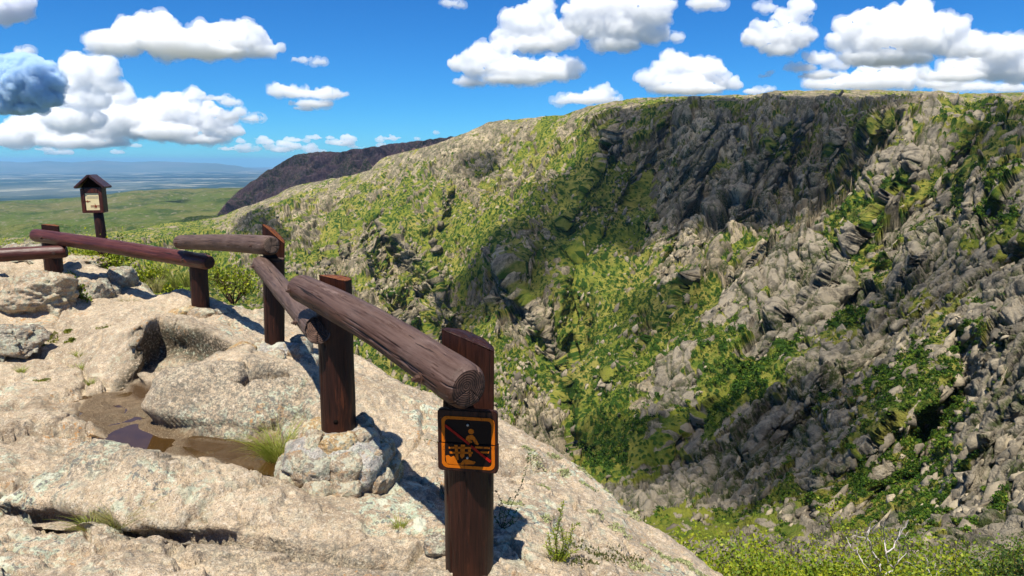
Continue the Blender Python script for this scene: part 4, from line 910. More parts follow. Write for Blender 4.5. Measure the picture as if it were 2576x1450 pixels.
rdir = (V(pp(1180, 978, 2.01))-V(pp(752, 722, 3.12))).normalized()
out4 = Vector((0, 0, 1)).cross(rdir).normalized()            # horizontal, across the rail
if out4.y > 0: out4 = -out4
b4 = V(pp(752, 722, 3.12)).lerp(V(pp(1180, 978, 2.01)), .875)+out4*.073
hexbolt(R4, b4+Vector((0, 0, -.012)), out4, 1.0, .004)
b4b = V(pp(752, 722, 3.12)).lerp(V(pp(1180, 978, 2.01)), .035)+out4*.063
hexbolt(R4, b4b, out4, .7)
r3d = (V(pp(805, 838, 2.92))-V(pp(655, 664, 4.52))).normalized(); out3 = Vector((0, 0, 1)).cross(r3d).normalized()
if out3.y > 0: out3 = -out3
hexbolt(R3, V(pp(655, 664, 4.52)).lerp(V(pp(805, 838, 2.92)), .86)+out3*.060+Vector((0, 0, -.01)), out3, .75)
hexbolt(R3, V(pp(655, 664, 4.52)).lerp(V(pp(805, 838, 2.92)), .05)+out3*.057, out3, .7)
for ro, A_, B_, us, rr_ in ((R2, pp(452, 610, 5.70), pp(684, 618, 4.44), (.06, .90), .062), (R1, pp(88, 592, 6.62), pp(527, 661, 5.58), (.09, .9), .064), (R0, pp(-270, 664, 5.95), pp(168, 633, 6.42), (.93,), .062)):
    dd = (V(B_)-V(A_)).normalized(); oo = Vector((0, 0, 1)).cross(dd).normalized()
    if oo.y > 0: oo = -oo
    for u in us: hexbolt(ro, V(A_).lerp(V(B_), u)+oo*rr_, oo, .8)
# drilled hole near the foot of the second post
bm = bmesh.new(); bmesh.ops.create_cone(bm, cap_ends=True, segments=20, radius1=.011, radius2=.011, depth=.006)
me = bpy.data.meshes.new('bolt_hole'); bm.to_mesh(me); bm.free(); ho = new_obj('bolt_hole', me, M_HOLE, P2)
hp = pp(845, 1062, 3.05-.079); MM, _ = frame_to(hp, hp+np.array([.1, -1, 0])); ho.matrix_local = P2.matrix_basis.inverted() @ MM

# ------------------------------------------------------------------ warning board on the nearest post
def paint(name, c, rough=.3):
    t = NT(name); g = t.coord(); n = t.noise(g, 55, 4, .6); w = t.noise(t.mapping(g, (1, 1, .35)), 120, 5, .75)
    k = t.mix(n, tuple(x*.62 for x in c), c); k = t.mix(t.math('MULTIPLY', t.step(.56, .64, w), .8), k, tuple(x*.12+.004 for x in c))
    t.bsdf(k, rough, t.bump(w, .4, .001), .15); return t.m
M_ORANGE = paint('orange_paint', (.58, .14, .005)); M_REDP = paint('red_paint', (.36, .008, .005)); M_DKP = paint('black_paint', (.010, .004, .0025), .6)
M_BOARD = wood_mat('board_wood', (.016, .005, .0035), (.042, .014, .008), (.05, .02, .012), .5, .3, .2)
U = .00131
def uw(px, py): return ((px-1176)*U, -(py-1111)*U)
def rrect(x0, z0, x1, z1, r, n=7):
    pts = []
    for cx, cz, a0 in ((x1-r, z1-r, 0), (x0+r, z1-r, 90), (x0+r, z0+r, 180), (x1-r, z0+r, 270)):
        for i in range(n+1): a = R(a0+90*i/n); pts.append((cx+r*math.cos(a), cz+r*math.sin(a)))
    return pts
def plate(name, pts, y0, y1, mat, parent, bevel=0.0):
    """outline in the board's x, z plane, thickness from y0 (front) to y1"""
    bm = bmesh.new(); vs = [bm.verts.new((x, y0, z)) for x, z in pts]; f = bm.faces.new(vs); f.normal_update()
    if f.normal.y > 0: f.normal_flip()
    g = bmesh.ops.extrude_face_region(bm, geom=[f]); bmesh.ops.translate(bm, verts=[v for v in g['geom'] if isinstance(v, bmesh.types.BMVert)], vec=(0, y1-y0, 0))
    bmesh.ops.recalc_face_normals(bm, faces=bm.faces)
    if bevel: bmesh.ops.bevel(bm, geom=[e for e in bm.edges if abs(e.verts[0].co.y-e.verts[1].co.y) < 1e-6], offset=bevel, segments=2, affect='EDGES')
    me = bpy.data.meshes.new(name); bm.to_mesh(me); bm.free(); return new_obj(name, me, mat, parent, smooth=False)
def ring(name, outer, inner, y0, y1, mat, parent):
    n = len(outer); v = [(x, y, z) for y in (y0, y1) for L in (outer, inner) for x, z in L]; f = []
    for i in range(n):
        j = (i+1) % n; f += [(i, j, n+j, n+i), (i, 2*n+i, 2*n+j, j), (n+i, n+j, 3*n+j, 3*n+i)]
    return new_obj(name, mesh_from(name, v, f), mat, parent, smooth=False)
sgn = empty('warning_sign', V(at_y(1176, 1111, 2.132)), R(-9))
tag(sgn, 'square two-plank wooden board with orange border and red slash, fixed to the nearest fence post', 'sign')
T0 = 0.0
wob = random.Random(3)
def wobble(pts, a=.0009): return [(x+wob.uniform(-a, a), z+wob.uniform(-a, a)) for x, z in pts]
up_ = [p for p in rrect(-.1015, -.02, .1000, .1085, .014)]; up_ = [(x, max(z, -.0062)) for x, z in up_]
lo_ = [(x, min(z, -.0085)) for x, z in rrect(-.1025, -.1085, .1020, .02, .014)]
def dedupe(P):
    o = []
    for p in P:
        if not o or (abs(p[0]-o[-1][0])+abs(p[1]-o[-1][1])) > 1e-5: o.append(p)
    return o
def flat_keep(P, zc): # keep only the two extreme points of the straight cut
    A = [p for p in P if abs(p[1]-zc) > 1e-6]; c = [p for p in P if abs(p[1]-zc) <= 1e-6]
    return A, (min(p[0] for p in c), max(p[0] for p in c))
A, (xa, xb) = flat_keep(up_, -.0062); up_ = dedupe([p for p in A])+[(xa, -.0062), (xb, -.0062)]
A, (xa, xb) = flat_keep(lo_, -.0085); lo_ = [(xb, -.0085), (xa, -.0085)]+dedupe(A)
up_.sort(key=lambda p: math.atan2(p[1]-.05, p[0])); lo_.sort(key=lambda p: math.atan2(p[1]+.055, p[0]))
b1 = plate('plank', up_, T0, .024, M_BOARD, sgn, .004); b2 = plate('plank', lo_, T0-.0025, .024, M_BOARD, sgn, .004)
for zlo, zhi, yy in ((-.0050, .0815, T0-.0012), (-.0915, -.0100, T0-.0037)):
    ip = [(min(max(x, -.077), .0815), min(max(z, zlo), zhi)) for x, z in rrect(-.077, -.0915, .0815, .0815, .016)]
    keep = [];  [keep.append(p) for p in ip if p not in keep]
    plate('dark_field', keep, yy, yy+.0008, M_DKP, sgn)
def strip_ring(zlo, zhi, yy):
    out, inn = rrect(-.0875, -.0950, .0925, .0860, .020, 8), rrect(-.0765, -.0845, .0815, .0755, .014, 8)
    # keep the part of the border that lies on this plank
    n = len(out); v = []; f = []
    for L in (out, inn):
        for x, z in L: v.append((x+wob.uniform(-.0006, .0006), yy-.0022, min(max(z, zlo), zhi)))
    for i in range(n):
        j = (i+1) % n
        zz_ = [v[i][2], v[j][2], v[n+j][2], v[n+i][2]]
        if max(zz_)-min(zz_) < 1e-5 and abs(zz_[0]-(zlo if zlo > -.05 else zhi)) < 1e-5: continue
        f.append((i, j, n+j, n+i))
    m = len(v); v += [(x, y+.0016, z) for x, y, z in v]; f2 = [tuple(a+m for a in q[::-1]) for q in f]; side_ = []
    for q in f:
        for a, b in zip(q, q[1:]+q[:1]): side_.append((a, a+m, b+m, b))
    return new_obj('border', mesh_from('border', v, f+f2+side_), M_ORANGE, sgn, smooth=False)
strip_ring(-.0058, .2, T0); strip_ring(-.2, -.0092, T0-.0025)
def sym(name, pts, mat, lift=0.0, wb=.0005):
    y = (T0 if sum(p[1] for p in pts)/len(pts) < 1117 else T0-.0025)-.0026-lift
    return plate(name, wobble([uw(*p) for p in pts], wb), y, y+.0018, mat, sgn)
sym('head', [(1186+7.4*math.cos(a), 1083+7*math.sin(a)) for a in np.linspace(0, 6.283, 17)[:-1]], M_ORANGE)
sym('figure', [(1180,1093),(1190,1092),(1196,1098),(1201,1108),(1206,1116),(1203,1119),(1196,1116),(1189,1104),(1186,1106),(1188,1113),(1181,1115),(1175,1111),(1172,1104),(1174,1097)], M_ORANGE)
for nm, q in (('railing', [(1128,1127),(1186,1124),(1186,1129),(1128,1132)]), ('railing', [(1130,1140),(1190,1137),(1190,1142),(1130,1145)]),
              ('railing', [(1143,1121),(1151,1121),(1153,1160),(1146,1162)]), ('railing', [(1160,1119),(1170,1119),(1168,1150),(1162,1157),(1157,1150)]),
              ('railing', [(1196,1121.5),(1233,1120.5),(1233,1125.5),(1196,1126)]), ('railing', [(1208,1134),(1232,1133),(1232,1138),(1206,1139)]),
              ('railing', [(1178,1131),(1185,1130),(1187,1148),(1181,1152)]),
              ('ground', [(1119,1152),(1127,1150),(1133,1155),(1140,1151),(1148,1156),(1150,1170),(1158,1170),(1166,1160),(1176,1157),(1186,1161),(1198,1163),(1194,1170),(1176,1171),(1160,1174),(1140,1174),(1122,1173)])):
    sym(nm, q, M_ORANGE)
s = .0040
for part_, a, b in (('slash', (1119, 1070), (1181, 1117)), ('slash', (1186, 1121), (1236, 1160))):
    A, B = Vector(uw(*a)), Vector(uw(*b)); n_ = Vector((-(B-A).y, (B-A).x)).normalized()*s; y = (T0 if a[1] < 1110 else T0-.0025)-.0042
    plate(part_, [tuple(A-n_), tuple(B-n_), tuple(B+n_), tuple(A+n_)], y, y+.003, M_REDP, sgn)
M_SCREW = flat_mat('bright_screw', (.45, .38, .28), .4, .6)
for px, py in ((1178, 1066), (1176, 1154)):
    bm = bmesh.new(); x, z = uw(px, py); bmesh.ops.create_cone(bm, cap_ends=True, segments=14, radius1=.0042, radius2=.0036, depth=.004, matrix=Matrix.Translation((x, T0-.0052, z)) @ Matrix.Rotation(math.pi/2, 4, 'X'))
    me = bpy.data.meshes.new('screw'); bm.to_mesh(me); bm.free(); new_obj('screw', me, M_SCREW, sgn)

# ------------------------------------------------------------------ little roofed picture post
def box(bm, x0, x1, y0, y1, z0, z1):
    return bmesh.ops.create_cube(bm, size=1, matrix=Matrix.Translation(((x0+x1)/2, (y0+y1)/2, (z0+z1)/2)) @ Matrix.Diagonal((x1-x0, y1-y0, z1-z0, 1)))
def boxes(name, L, mat, parent, bev=.004):
    bm = bmesh.new()
    for b in L: box(bm, *b)
    if bev: bmesh.ops.bevel(bm, geom=list(bm.edges), offset=bev, segments=2, affect='EDGES')
    me = bpy.data.meshes.new(name); bm.to_mesh(me); bm.free(); return new_obj(name, me, mat, parent, smooth=False)
YB = 7.6; kb = (YB*CPI+.9*SPI)/F
bb = at_y(236, 536, YB)
bird = empty('picture_post', V(bb), R(12)); tag(bird, 'small roofed wooden case on a post showing a cream drawing of two winged figures', 'information sign')
M_CASE = wood_mat('case_wood', (.022, .006, .005), (.055, .014, .01), (.07, .03, .026), .4, .3, .5)
w2, hh, dp = .108, 66*kb, .15
# case seen from the front: -y is the front
boxes('case', [(-w2, w2, .01, dp, 0, hh)], M_CASE, bird)
bird.scale = (.95, .95, .95)
boxes('frame', [(-w2-.006, -w2+.034, -.018, .008, 0, hh-.01), (w2-.034, w2+.006, -.018, .008, 0, hh-.01), (-w2+.036, w2-.036, -.016, .008, 0, .032), (-w2+.036, w2-.036, -.016, .008, hh-.065, hh-.01)], M_RED, bird)
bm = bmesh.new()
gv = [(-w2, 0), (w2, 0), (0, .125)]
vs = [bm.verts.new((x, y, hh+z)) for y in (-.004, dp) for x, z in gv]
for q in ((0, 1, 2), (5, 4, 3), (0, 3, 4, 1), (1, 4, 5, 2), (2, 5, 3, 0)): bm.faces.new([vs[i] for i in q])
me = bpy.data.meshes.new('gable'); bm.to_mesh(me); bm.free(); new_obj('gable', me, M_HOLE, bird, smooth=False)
for s_ in (-1, 1):
    bm = bmesh.new(); Lr = .212
    box(bm, -Lr/2, Lr/2, -.06, dp+.04, -.013, .013)
    bmesh.ops.bevel(bm, geom=list(bm.edges), offset=.004, segments=2, affect='EDGES')
    ang = math.atan2(.160, .175)
    bmesh.ops.transform(bm, matrix=Matrix.Translation((s_*(Lr/2*math.cos(ang)-.004*s_*0), 0, hh+.152-Lr/2*math.sin(ang)-.012)) @ Matrix.Rotation(s_*ang, 4, 'Y'), verts=bm.verts)
    me = bpy.data.meshes.new('roof_board'); bm.to_mesh(me); bm.free(); new_obj('roof_board', me, M_CASE, bird, smooth=False)
t = NT('cream_paper'); c = t.coord(); t.bsdf(t.mix(t.noise(c, 9, 3), (.66, .50, .22), (.80, .70, .42)), .5, None, .4)
pnl = boxes('panel', [(-w2+.036, w2-.036, -.006, .006, .032, hh-.066)], t.m, bird, 0)
M_INK = flat_mat('ochre_ink', (.22, .035, .012)); M_TXT = flat_mat('faded_ink', (.52, .46, .30))
def ink(name, polys, mat):
    bm = bmesh.new()
    for P in polys:
        v = [bm.verts.new((x, -.0085, z)) for x, z in P]; v2 = [bm.verts.new((x, -.0065, z)) for x, z in P]
        bm.faces.new(v)
        for i in range(len(P)): j = (i+1) % len(P); bm.faces.new((v[i], v2[i], v2[j], v[j]))
    bmesh.ops.recalc_face_normals(bm, faces=bm.faces)
    me = bpy.data.meshes.new(name); bm.to_mesh(me); bm.free(); return new_obj(name, me, mat, pnl, smooth=False)
def bird_fig(cx, cz, s):
    P = [[(cx-.13*s, cz-.3*s), (cx+.13*s, cz-.3*s), (cx+.22*s, cz), (cx+.1*s, cz+.3*s), (cx-.1*s, cz+.3*s), (cx-.22*s, cz)],
         [(cx-.03*s, cz+.3*s), (cx+.03*s, cz+.3*s), (cx-.06*s, cz+.6*s), (cx-.12*s, cz+.6*s)], [(cx-.3*s, cz+.58*s), (cx-.1*s, cz+.52*s), (cx-.1*s, cz+.6*s)],
         [(cx-1.05*s, cz+.1*s), (cx+1.05*s, cz+.1*s), (cx+1.05*s, cz+.2*s), (cx-1.05*s, cz+.2*s)],
         [(cx-.15*s, cz-.3*s), (cx-.1*s, cz-.3*s), (cx-.2*s, cz-.62*s), (cx-.27*s, cz-.62*s)], [(cx+.1*s, cz-.3*s), (cx+.15*s, cz-.3*s), (cx+.27*s, cz-.62*s), (cx+.2*s, cz-.62*s)]]
    for i in range(9):
        if i == 4: continue
        x = cx+(i-4)*.25*s; P.append([(x-.035*s, cz-.35*s), (x+.035*s, cz-.35*s), (x+.035*s, cz+.1*s), (x-.035*s, cz+.1*s)])
    return P
pw, ph_ = 2*(w2-.036), hh-.106
ink('drawing', bird_fig(.030, .040+ph_*.20, .048), M_INK); ink('drawing', bird_fig(-.048, .040+ph_*.50, .026), M_INK)
ink('faded_text', [[(x, .040+ph_*q), (x+.011, .040+ph_*q), (x+.011, .040+ph_*q+.009), (x, .040+ph_*q+.009)] for q in (.70, .78) for x in np.arange(-.055, .06, .0155)], M_TXT)
pf = bird.matrix_basis.inverted() @ V(at_y(268, 675, YB+.05))
pt = Vector((.022, .07, .02))
po = log('post', pf, pt, .062, .052, M_POST, M_POST, bird, 21, bend=.012, na=48, nz=80, endA=False, endB=False)
# ================================================================== stones
def stone(name, c, size, mat, seed, parent=None, rot=0, rough=.16, sub=5, sq=.8, base=None, local=False):
    """rounded rock: size = half axes, c = centre"""
    bm = bmesh.new(); bmesh.ops.create_icosphere(bm, subdivisions=sub, radius=1)
    me = bpy.data.meshes.new(name); bm.to_mesh(me); bm.free()
    n = len(me.vertices); co = np.empty(n*3, np.float32); me.vertices.foreach_get('co', co); co = co.reshape(-1, 3).astype(float)
    d = co.copy(); m = (np.abs(d)**2.8).sum(1)**(1/2.8); d = d/m[:, None]*(1-.0)
    f = worley(co*1.25+seed*3.1, seed, tilt=True)
    r = 1+rough*1.1*fbm(co*1.3+seed, 4, seed)+rough*.55*ridged(co*2.6+seed, 4, seed+1)-rough*.5+f[3]*rough*.8
    for s_ in range(6):   # a few flat split faces
        rg = random.Random(seed*10+s_); nn = np.array([rg.gauss(0, 1), rg.gauss(0, 1), rg.gauss(0, .8)]); nn /= np.linalg.norm(nn)
        h = (d*nn).sum(1); lim = rg.uniform(.72, .95); d = d-nn*np.clip(h-lim, 0, None)[:, None]*.8
    d = d*r[:, None]*np.asarray(size); d += .004*fbm(d*60, 3, seed+5)[:, None]*co
    me.vertices.foreach_set('co', d.astype(np.float32).ravel()); me.update()
    o = new_obj(name, me, mat, parent); o.location = c; o.rotation_euler = (0, 0, rot); return o
M_MORTAR = rock_mat('pale_mortar', (.42, .39, .35), False)
M_GOLD = rock_mat('golden_stone', (.50, .33, .15), False)
def footing(label, base, r, h, n, seed, mats, post_r=.09):
    e = empty('stone_footing', base); tag(e, label, 'stone base'); rng = random.Random(seed)
    co = stone('mortar', (0, 0, h*.30), (r*.90, r*.86, h*.72), M_MORTAR, seed, e, 0, .12)
    for ringi, (rr_, zz_, k, s) in enumerate(((.88, .16, n+2, .27), (.74, .52, n, .27), (.46, .86, n-3, .27))):
        for i in range(k):
            a = 6.283*i/k+rng.uniform(-.2, .2)+ringi*.4; q = rng.uniform(.8, 1.2)
            stone('stone', (math.cos(a)*r*rr_, math.sin(a)*r*rr_, h*zz_), (r*s*q*1.1, r*s*.8, h*.30*rng.uniform(.8, 1.2)), rng.choice(mats), seed*50+ringi*20+i, e, a+1.57+rng.uniform(-.3, .3), .13, 5)
    return e
fb = V(f2_); footing('rounded footing of mortared stones under the second post from the front', Vector((fb.x+.0, fb.y-.02, gz_at(fb.x, fb.y)-.0)), .275, .235, 9, 4, [M_STONE, M_GOLD, M_STONE, M_STONE, M_GREY])
fb = V(f3_); e3 = empty('stone_footing', Vector((fb.x, fb.y, max(fb.z-.05, gz_at(fb.x, fb.y)+.01)))); tag(e3, 'low footing of golden and grey stones under the tall pointed post', 'stone base')
stone('mortar', (0, 0, -.0), (.17, .15, .10), M_MORTAR, 31, e3, 0, .1)
for i, (x, y, z, a, b, c_, m) in enumerate([(-.20,-.10,.02,.125,.09,.085,M_GOLD),(.03,-.17,.0,.10,.07,.07,M_STONE),(.19,-.06,.0,.09,.07,.08,M_GREY),(.16,.10,.02,.08,.08,.09,M_GREY),(-.1,.14,.0,.1,.08,.07,M_STONE),(.28,-.14,-.03,.09,.07,.06,M_GREY)]):
    stone('stone', (x, y, z), (a, b, c_), m, 200+i, e3, .3*i, .12, 4)
fb = V(f4_); e4 = empty('stone_footing', Vector((fb.x, fb.y, max(fb.z-.03, gz_at(fb.x, fb.y)+.015)))); tag(e4, 'flat pale footing stones around the short post with the red rail', 'stone base')
for i, (x, y, z, a, b, c_, m) in enumerate([(-.10,-.10,.0,.14,.10,.055,M_GOLD),(.07,-.13,-.01,.12,.07,.05,M_STONE),(-.02,.08,.0,.14,.10,.05,M_STONE)]):
    stone('stone', (x, y, z), (a, b, c_), m, 230+i, e4, .3*i, .12, 4)
fb = V(f1_)
def boulder(label, px, py, Y, size, seed, mat=None, rot=0, rough=.18, sub=5, group='loose rocks on the outcrop', name='boulder'):
    p = V(at_y(px, py, Y)); o = stone(name, p, size, mat or M_GREY, seed, None, rot, rough, sub); return tag(o, label, 'rock', group)
boulder('dark round stone beside the short post with the red rail', 559, 788, 5.65, (.065,.06,.05), 301, M_GREY)
boulder('largest pale boulder of the left rock pile, split by a dark crack', 92, 748, 5.8, (.43,.30,.23), 302, M_STONE, .1, .26, 6)
boulder('upright pale boulder standing behind the left rock pile', 308, 708, 6.5, (.135,.13,.155), 303, M_GREY, .4)
boulder('angular boulder with a shaded face right of the leafy weed', 240, 750, 6.1, (.16,.16,.17), 304, M_GREY, -.3, .22)
boulder('low boulder lying between the angular and the upright boulder', 272, 735, 6.3, (.12,.12,.08), 305, M_GREY)
boulder('lichen-covered slab behind the leftmost short post', 185, 672, 7.6, (.42,.30,.16), 306, M_STONE, -.2, .2, 6)
boulder('dark-shaded block at the left edge under the rail', 40, 672, 7.0, (.40,.34,.24), 307, M_GREY, .3, .25, 6)
boulder('flat rounded rock at the left edge beside the green moss mat', 15, 862, 4.75, (.26,.2,.13), 308, M_GREY, .1, .2, 6)
boulder('small dark rock at the left end of the upright boulder', 262, 700, 6.5, (.12,.08,.05), 309, M_GREY, .1)
boulder('knobbly stone wedged at the foot of the nearest post', 1100, 1372, 2.32, (.05,.045,.035), 310, M_GREY, 0, .2, 4)
boulder('stone at the right foot of the nearest post', 1262, 1362, 2.42, (.045,.05,.035), 311, M_GREY, 0, .2, 4)

# shallow water standing on the damp floor of the channel
t = NT('puddle_water'); c = t.coord(); n = t.noise(c, 9, 4)
t.bsdf(t.mix(n, (.030, .015, .004), (.075, .040, .012)), .06, t.bump(t.noise(c, 30, 2), .05, .002), .5); M_WATER = t.m
X_ = np.array([p[0] for p in CHAN]); Y_ = np.array([p[1] for p in CHAN]); cx_, cy_ = X_.mean(), Y_.mean()
xw = np.linspace(X_.min()-.05, X_.max()+.05, 60); yw = np.linspace(Y_.min()-.05, Y_.max()+.05, 50); a_, b_ = np.meshgrid(xw, yw); q = np.stack([a_.ravel(), b_.ravel()], 1)
fl = grid_faces(50, 60); kq = poly_signed(q, CHAN) < .06; fl = fl[kq[fl].all(1)]; u_, inv = np.unique(fl, return_inverse=True)
tag(new_obj('puddle', mesh_from('puddle', np.c_[q[u_], np.full(len(u_), -.052)], inv.reshape(fl.shape)), M_WATER), kind='structure')
# ================================================================== plants
def leaf_mat(name, a, b, c_=None, tr=.35):
    t = NT(name); c = t.coord(); n = t.noise(c, 9, 3); n2 = t.noise(c, 60, 2)
    k = t.mix(t.step(.35, .65, n), a, b)
    if c_: k = t.mix(t.math('MULTIPLY', t.step(.62, .68, n2), .9), k, c_)
    b_ = t.n('ShaderNodeBsdfPrincipled'); t.set(b_.inputs['Base Color'], k); b_.inputs['Roughness'].default_value = .5; b_.inputs['Specular IOR Level'].default_value = .3
    tl = t.n('ShaderNodeBsdfTranslucent'); t.set(tl.inputs[0], k); mx = t.n('ShaderNodeMixShader'); mx.inputs[0].default_value = tr
    t.t.links.new(b_.outputs[0], mx.inputs[1]); t.t.links.new(tl.outputs[0], mx.inputs[2]); t.t.links.new(mx.outputs[0], t.out.inputs[0]); return t.m
M_LIME = leaf_mat('lime_leaf', (.15, .23, .012), (.36, .39, .02), (.40, .22, .02))
M_LIME2 = leaf_mat('green_leaf', (.10, .18, .014), (.25, .32, .02), (.33, .13, .02))
M_DARK = leaf_mat('dark_leaf', (.03, .07, .015), (.07, .13, .02), (.35, .10, .02))
M_GRASS_ = leaf_mat('grass_blade', (.22, .27, .03), (.33, .34, .07), (.42, .36, .16))
M_STRAW = leaf_mat('straw_blade', (.36, .31, .13), (.24, .25, .06), (.20, .10, .03))
M_MOSS = leaf_mat('moss', (.12, .15, .015), (.22, .22, .025), None, .1)
M_DMOSS = leaf_mat('dark_moss', (.045, .055, .010), (.11, .11, .025), None, .1)
M_LICH = leaf_mat('pale_lichen', (.26, .29, .12), (.38, .38, .20), None, .1)
M_BARK = flat_mat('dark_bark', (.055, .032, .022), .9, .1, .4, 60)
M_DEAD = flat_mat('bleached_wood', (.50, .45, .42), .8, .2, .25, 60)
class MB:
    def __init__(s): s.v = []; s.f = []
    def leaf(s, p, d, up, L, Wd, fold=.25):
        """pointed leaf: two folded halves"""
        d = d.normalized(); x = d.cross(up)
        if x.length < 1e-3: x = d.orthogonal()
        x.normalize(); n = x.cross(d); b = len(s.v)
        s.v += [p, p+d*L*.45+x*Wd+n*Wd*fold, p+d*L, p+d*L*.45-x*Wd+n*Wd*fold, p+d*L*.5]
        s.f += [(b, b+1, b+4), (b+1, b+2, b+4), (b+2, b+3, b+4), (b+3, b, b+4)]
    def blade(s, pts, w):
        b = len(s.v); n = len(pts)
        for i, p in enumerate(pts):
            t_ = (pts[min(i+1, n-1)]-pts[max(i-1, 0)]).normalized(); x = t_.cross(Vector((.3, -1, .2))).normalized()*w*(1-i/(n-1)*.85)
            s.v += [p-x, p+x]
        for i in range(n-1): s.f.append((b+2*i, b+2*i+1, b+2*i+3, b+2*i+2))
    def tube(s, pts, r0, r1, k=5):
        b = len(s.v); n = len(pts)
        for i, p in enumerate(pts):
            t_ = (pts[min(i+1, n-1)]-pts[max(i-1, 0)]); t_ = t_.normalized() if t_.length > 1e-9 else Vector((0, 0, 1)); x = t_.orthogonal().normalized(); y = t_.cross(x); r = r0+(r1-r0)*i/(n-1)
            for j in range(k): a = 6.283*j/k; s.v.append(p+x*math.cos(a)*r+y*math.sin(a)*r)
        for i in range(n-1):
            for j in range(k): q = (j+1) % k; s.f.append((b+i*k+j, b+i*k+q, b+(i+1)*k+q, b+(i+1)*k+j))
    def build(s, name, mat, parent=None, smooth=False):
        return new_obj(name, mesh_from(name, [tuple(v) for v in s.v] or [(0, 0, 0)], s.f), mat, parent, smooth)
def rv(g, s=1): return Vector((g.gauss(0, s), g.gauss(0, s), g.gauss(0, s)))
def tuft(label, base, n, h, spread, seed, mat, name='grass_tuft', droop=.6, w=.0016, cat='grass', group=None, flower=None):
    g = random.Random(seed); m = MB()
    for i in range(n):
        a = g.uniform(0, 6.283); r = spread*.3*g.random()**.5; p = Vector((math.cos(a)*r, math.sin(a)*r, -.01))
        L = h*g.uniform(.45, 1.1); tilt = g.uniform(.05, 1.0)*spread/h*1.1; pts = []; dr = g.uniform(.3, 1)*droop; a2 = a+g.gauss(0, .5)
        for k in range(7):
            u = k/6; out = tilt*u*L+dr*L*.5*u**3; pts.append(p+Vector((math.cos(a2)*out, math.sin(a2)*out, L*u*(1-.45*dr*u*u))))
        m.blade(pts, w*g.uniform(.7, 1.3))
    o = m.build(name, mat); o.location = base; return tag(o, label, cat, group)
def shrub(label, base, h, wd, seed, leafm, nst=9, nl=1400, ls=.022, name='shrub', dp=None, cat='shrub', bark=M_BARK, low=.25, clump=.10, group=None, depth=4, top=None):
    e = empty(name, base); tag(e, label, cat, group); g = random.Random(seed); m = MB(); tips = []
    dp = dp or wd
    def grow(p, d, L, r, lev):
        pts = [p.copy()]; q = p.copy(); dd = d.copy()
        for k in range(5):
            dd = (dd+rv(g, .16)+Vector((0, 0, .05))).normalized(); q = q+dd*L/5; pts.append(q.copy())
            if lev <= 2 and k > 1: tips.append((q.copy(), lev))
        m.tube(pts, r, r*.6, 5)
        if lev == 0: tips.append((q.copy(), 0)); return
        for _ in range(g.choice((2, 3, 3))): grow(pts[g.choice((3, 4, 5))], (dd+rv(g, .55)+Vector((0, 0, .15))).normalized(), L*g.uniform(.55, .8), r*.6, lev-1)
    for i in range(nst):
        a = g.uniform(0, 6.283); u = g.random()**.6
        tgt = Vector((math.cos(a)*wd*.5*u, math.sin(a)*dp*.5*u, h*(.8 if u < .6 else .55)))
        grow(Vector((math.cos(a)*.05*wd*u, math.sin(a)*.05*dp*u, -.05)), tgt.normalized(), tgt.length*.48, .007*max(1, h), depth-1)
    m.build('stems', bark, e)
    per = max(1, nl//max(1, len(tips))); rs = np.random.RandomState(seed)
    T = np.repeat(np.array([tuple(p) for p, lev in tips]), per, 0); T = T+rs.normal(0, clump*.4, T.shape)
    T = T[T[:, 2] > low*h*rs.rand(len(T))]
    leaves(T, rs.normal(0, 1, T.shape)+np.array([0, 0, .5]), ls*rs.uniform(.6, 1.3, len(T)), .33, rs).build_('foliage', leafm, e)
    return e
class leaves:
    """many pointed folded leaves at once"""
    def __init__(s, P, D, L, wk, rs):
        D = D/np.linalg.norm(D, axis=1, keepdims=True); U = rs.normal(0, 1, P.shape)+np.array([0, 0, .6])
        X = np.cross(D, U); X /= np.maximum(np.linalg.norm(X, axis=1, keepdims=True), 1e-6); N = np.cross(X, D); L = L[:, None]; w = L*wk
        s.v = np.stack([P, P+D*L*.45+X*w+N*w*.25, P+D*L, P+D*L*.45-X*w+N*w*.25, P+D*L*.5], 1).reshape(-1, 3)
        b = np.arange(len(P))[:, None, None]*5; s.f = (b+np.array([[0, 1, 4], [1, 2, 4], [2, 3, 4], [3, 0, 4]])[None]).reshape(-1, 3)
    def build_(s, name, mat, parent): return new_obj(name, mesh_from(name, s.v, s.f), mat, parent, False)
def gz_many(xy): return ground_z(np.array(xy, float))[0]
def G(px, py, z0=0.0): return on_ground(px, py, z0)
# behind the fence
shrub('yellow green twiggy bush showing under the short pale rail', V(at_y(585, 752, 6.7)), .46, .50, 1, M_LIME, 9, 900, .030, clump=.09, low=.1)
shrub('low yellow green bush around the foot of the picture post', V(at_y(250, 700, 7.7)), .44, 1.15, 2, M_LIME, 20, 4200, .030, dp=.6, clump=.10, low=.0)
shrub('bright spreading bush right of the picture post', V(at_y(365, 735, 7.4)), .36, .8, 3, M_LIME, 14, 2900, .030, dp=.5, clump=.10, low=.0)
shrub('low bush over the rim between the picture post and the short post', V(at_y(440, 745, 7.5)), .22, .5, 4, M_LIME2, 10, 1300, .026, dp=.4, clump=.10, low=.0)
shrub('bush with orange tips peeping over the rail at the left edge', V(at_y(25, 672, 8.6)), .42, .55, 5, M_LIME, 10, 1500, .030, clump=.10, low=.0)
shrub('thin leafy weed growing out of the left rock pile', V(at_y(203, 795, 5.95)), .34, .26, 6, M_LIME2, 7, 520, .030, name='weed', cat='plant', clump=.05, low=.0)
shrub('leafy weed at the foot of the leftmost short post', V(at_y(185, 725, 6.5)), .20, .36, 7, M_LIME2, 8, 520, .026, name='weed', cat='plant', clump=.06, low=.0)
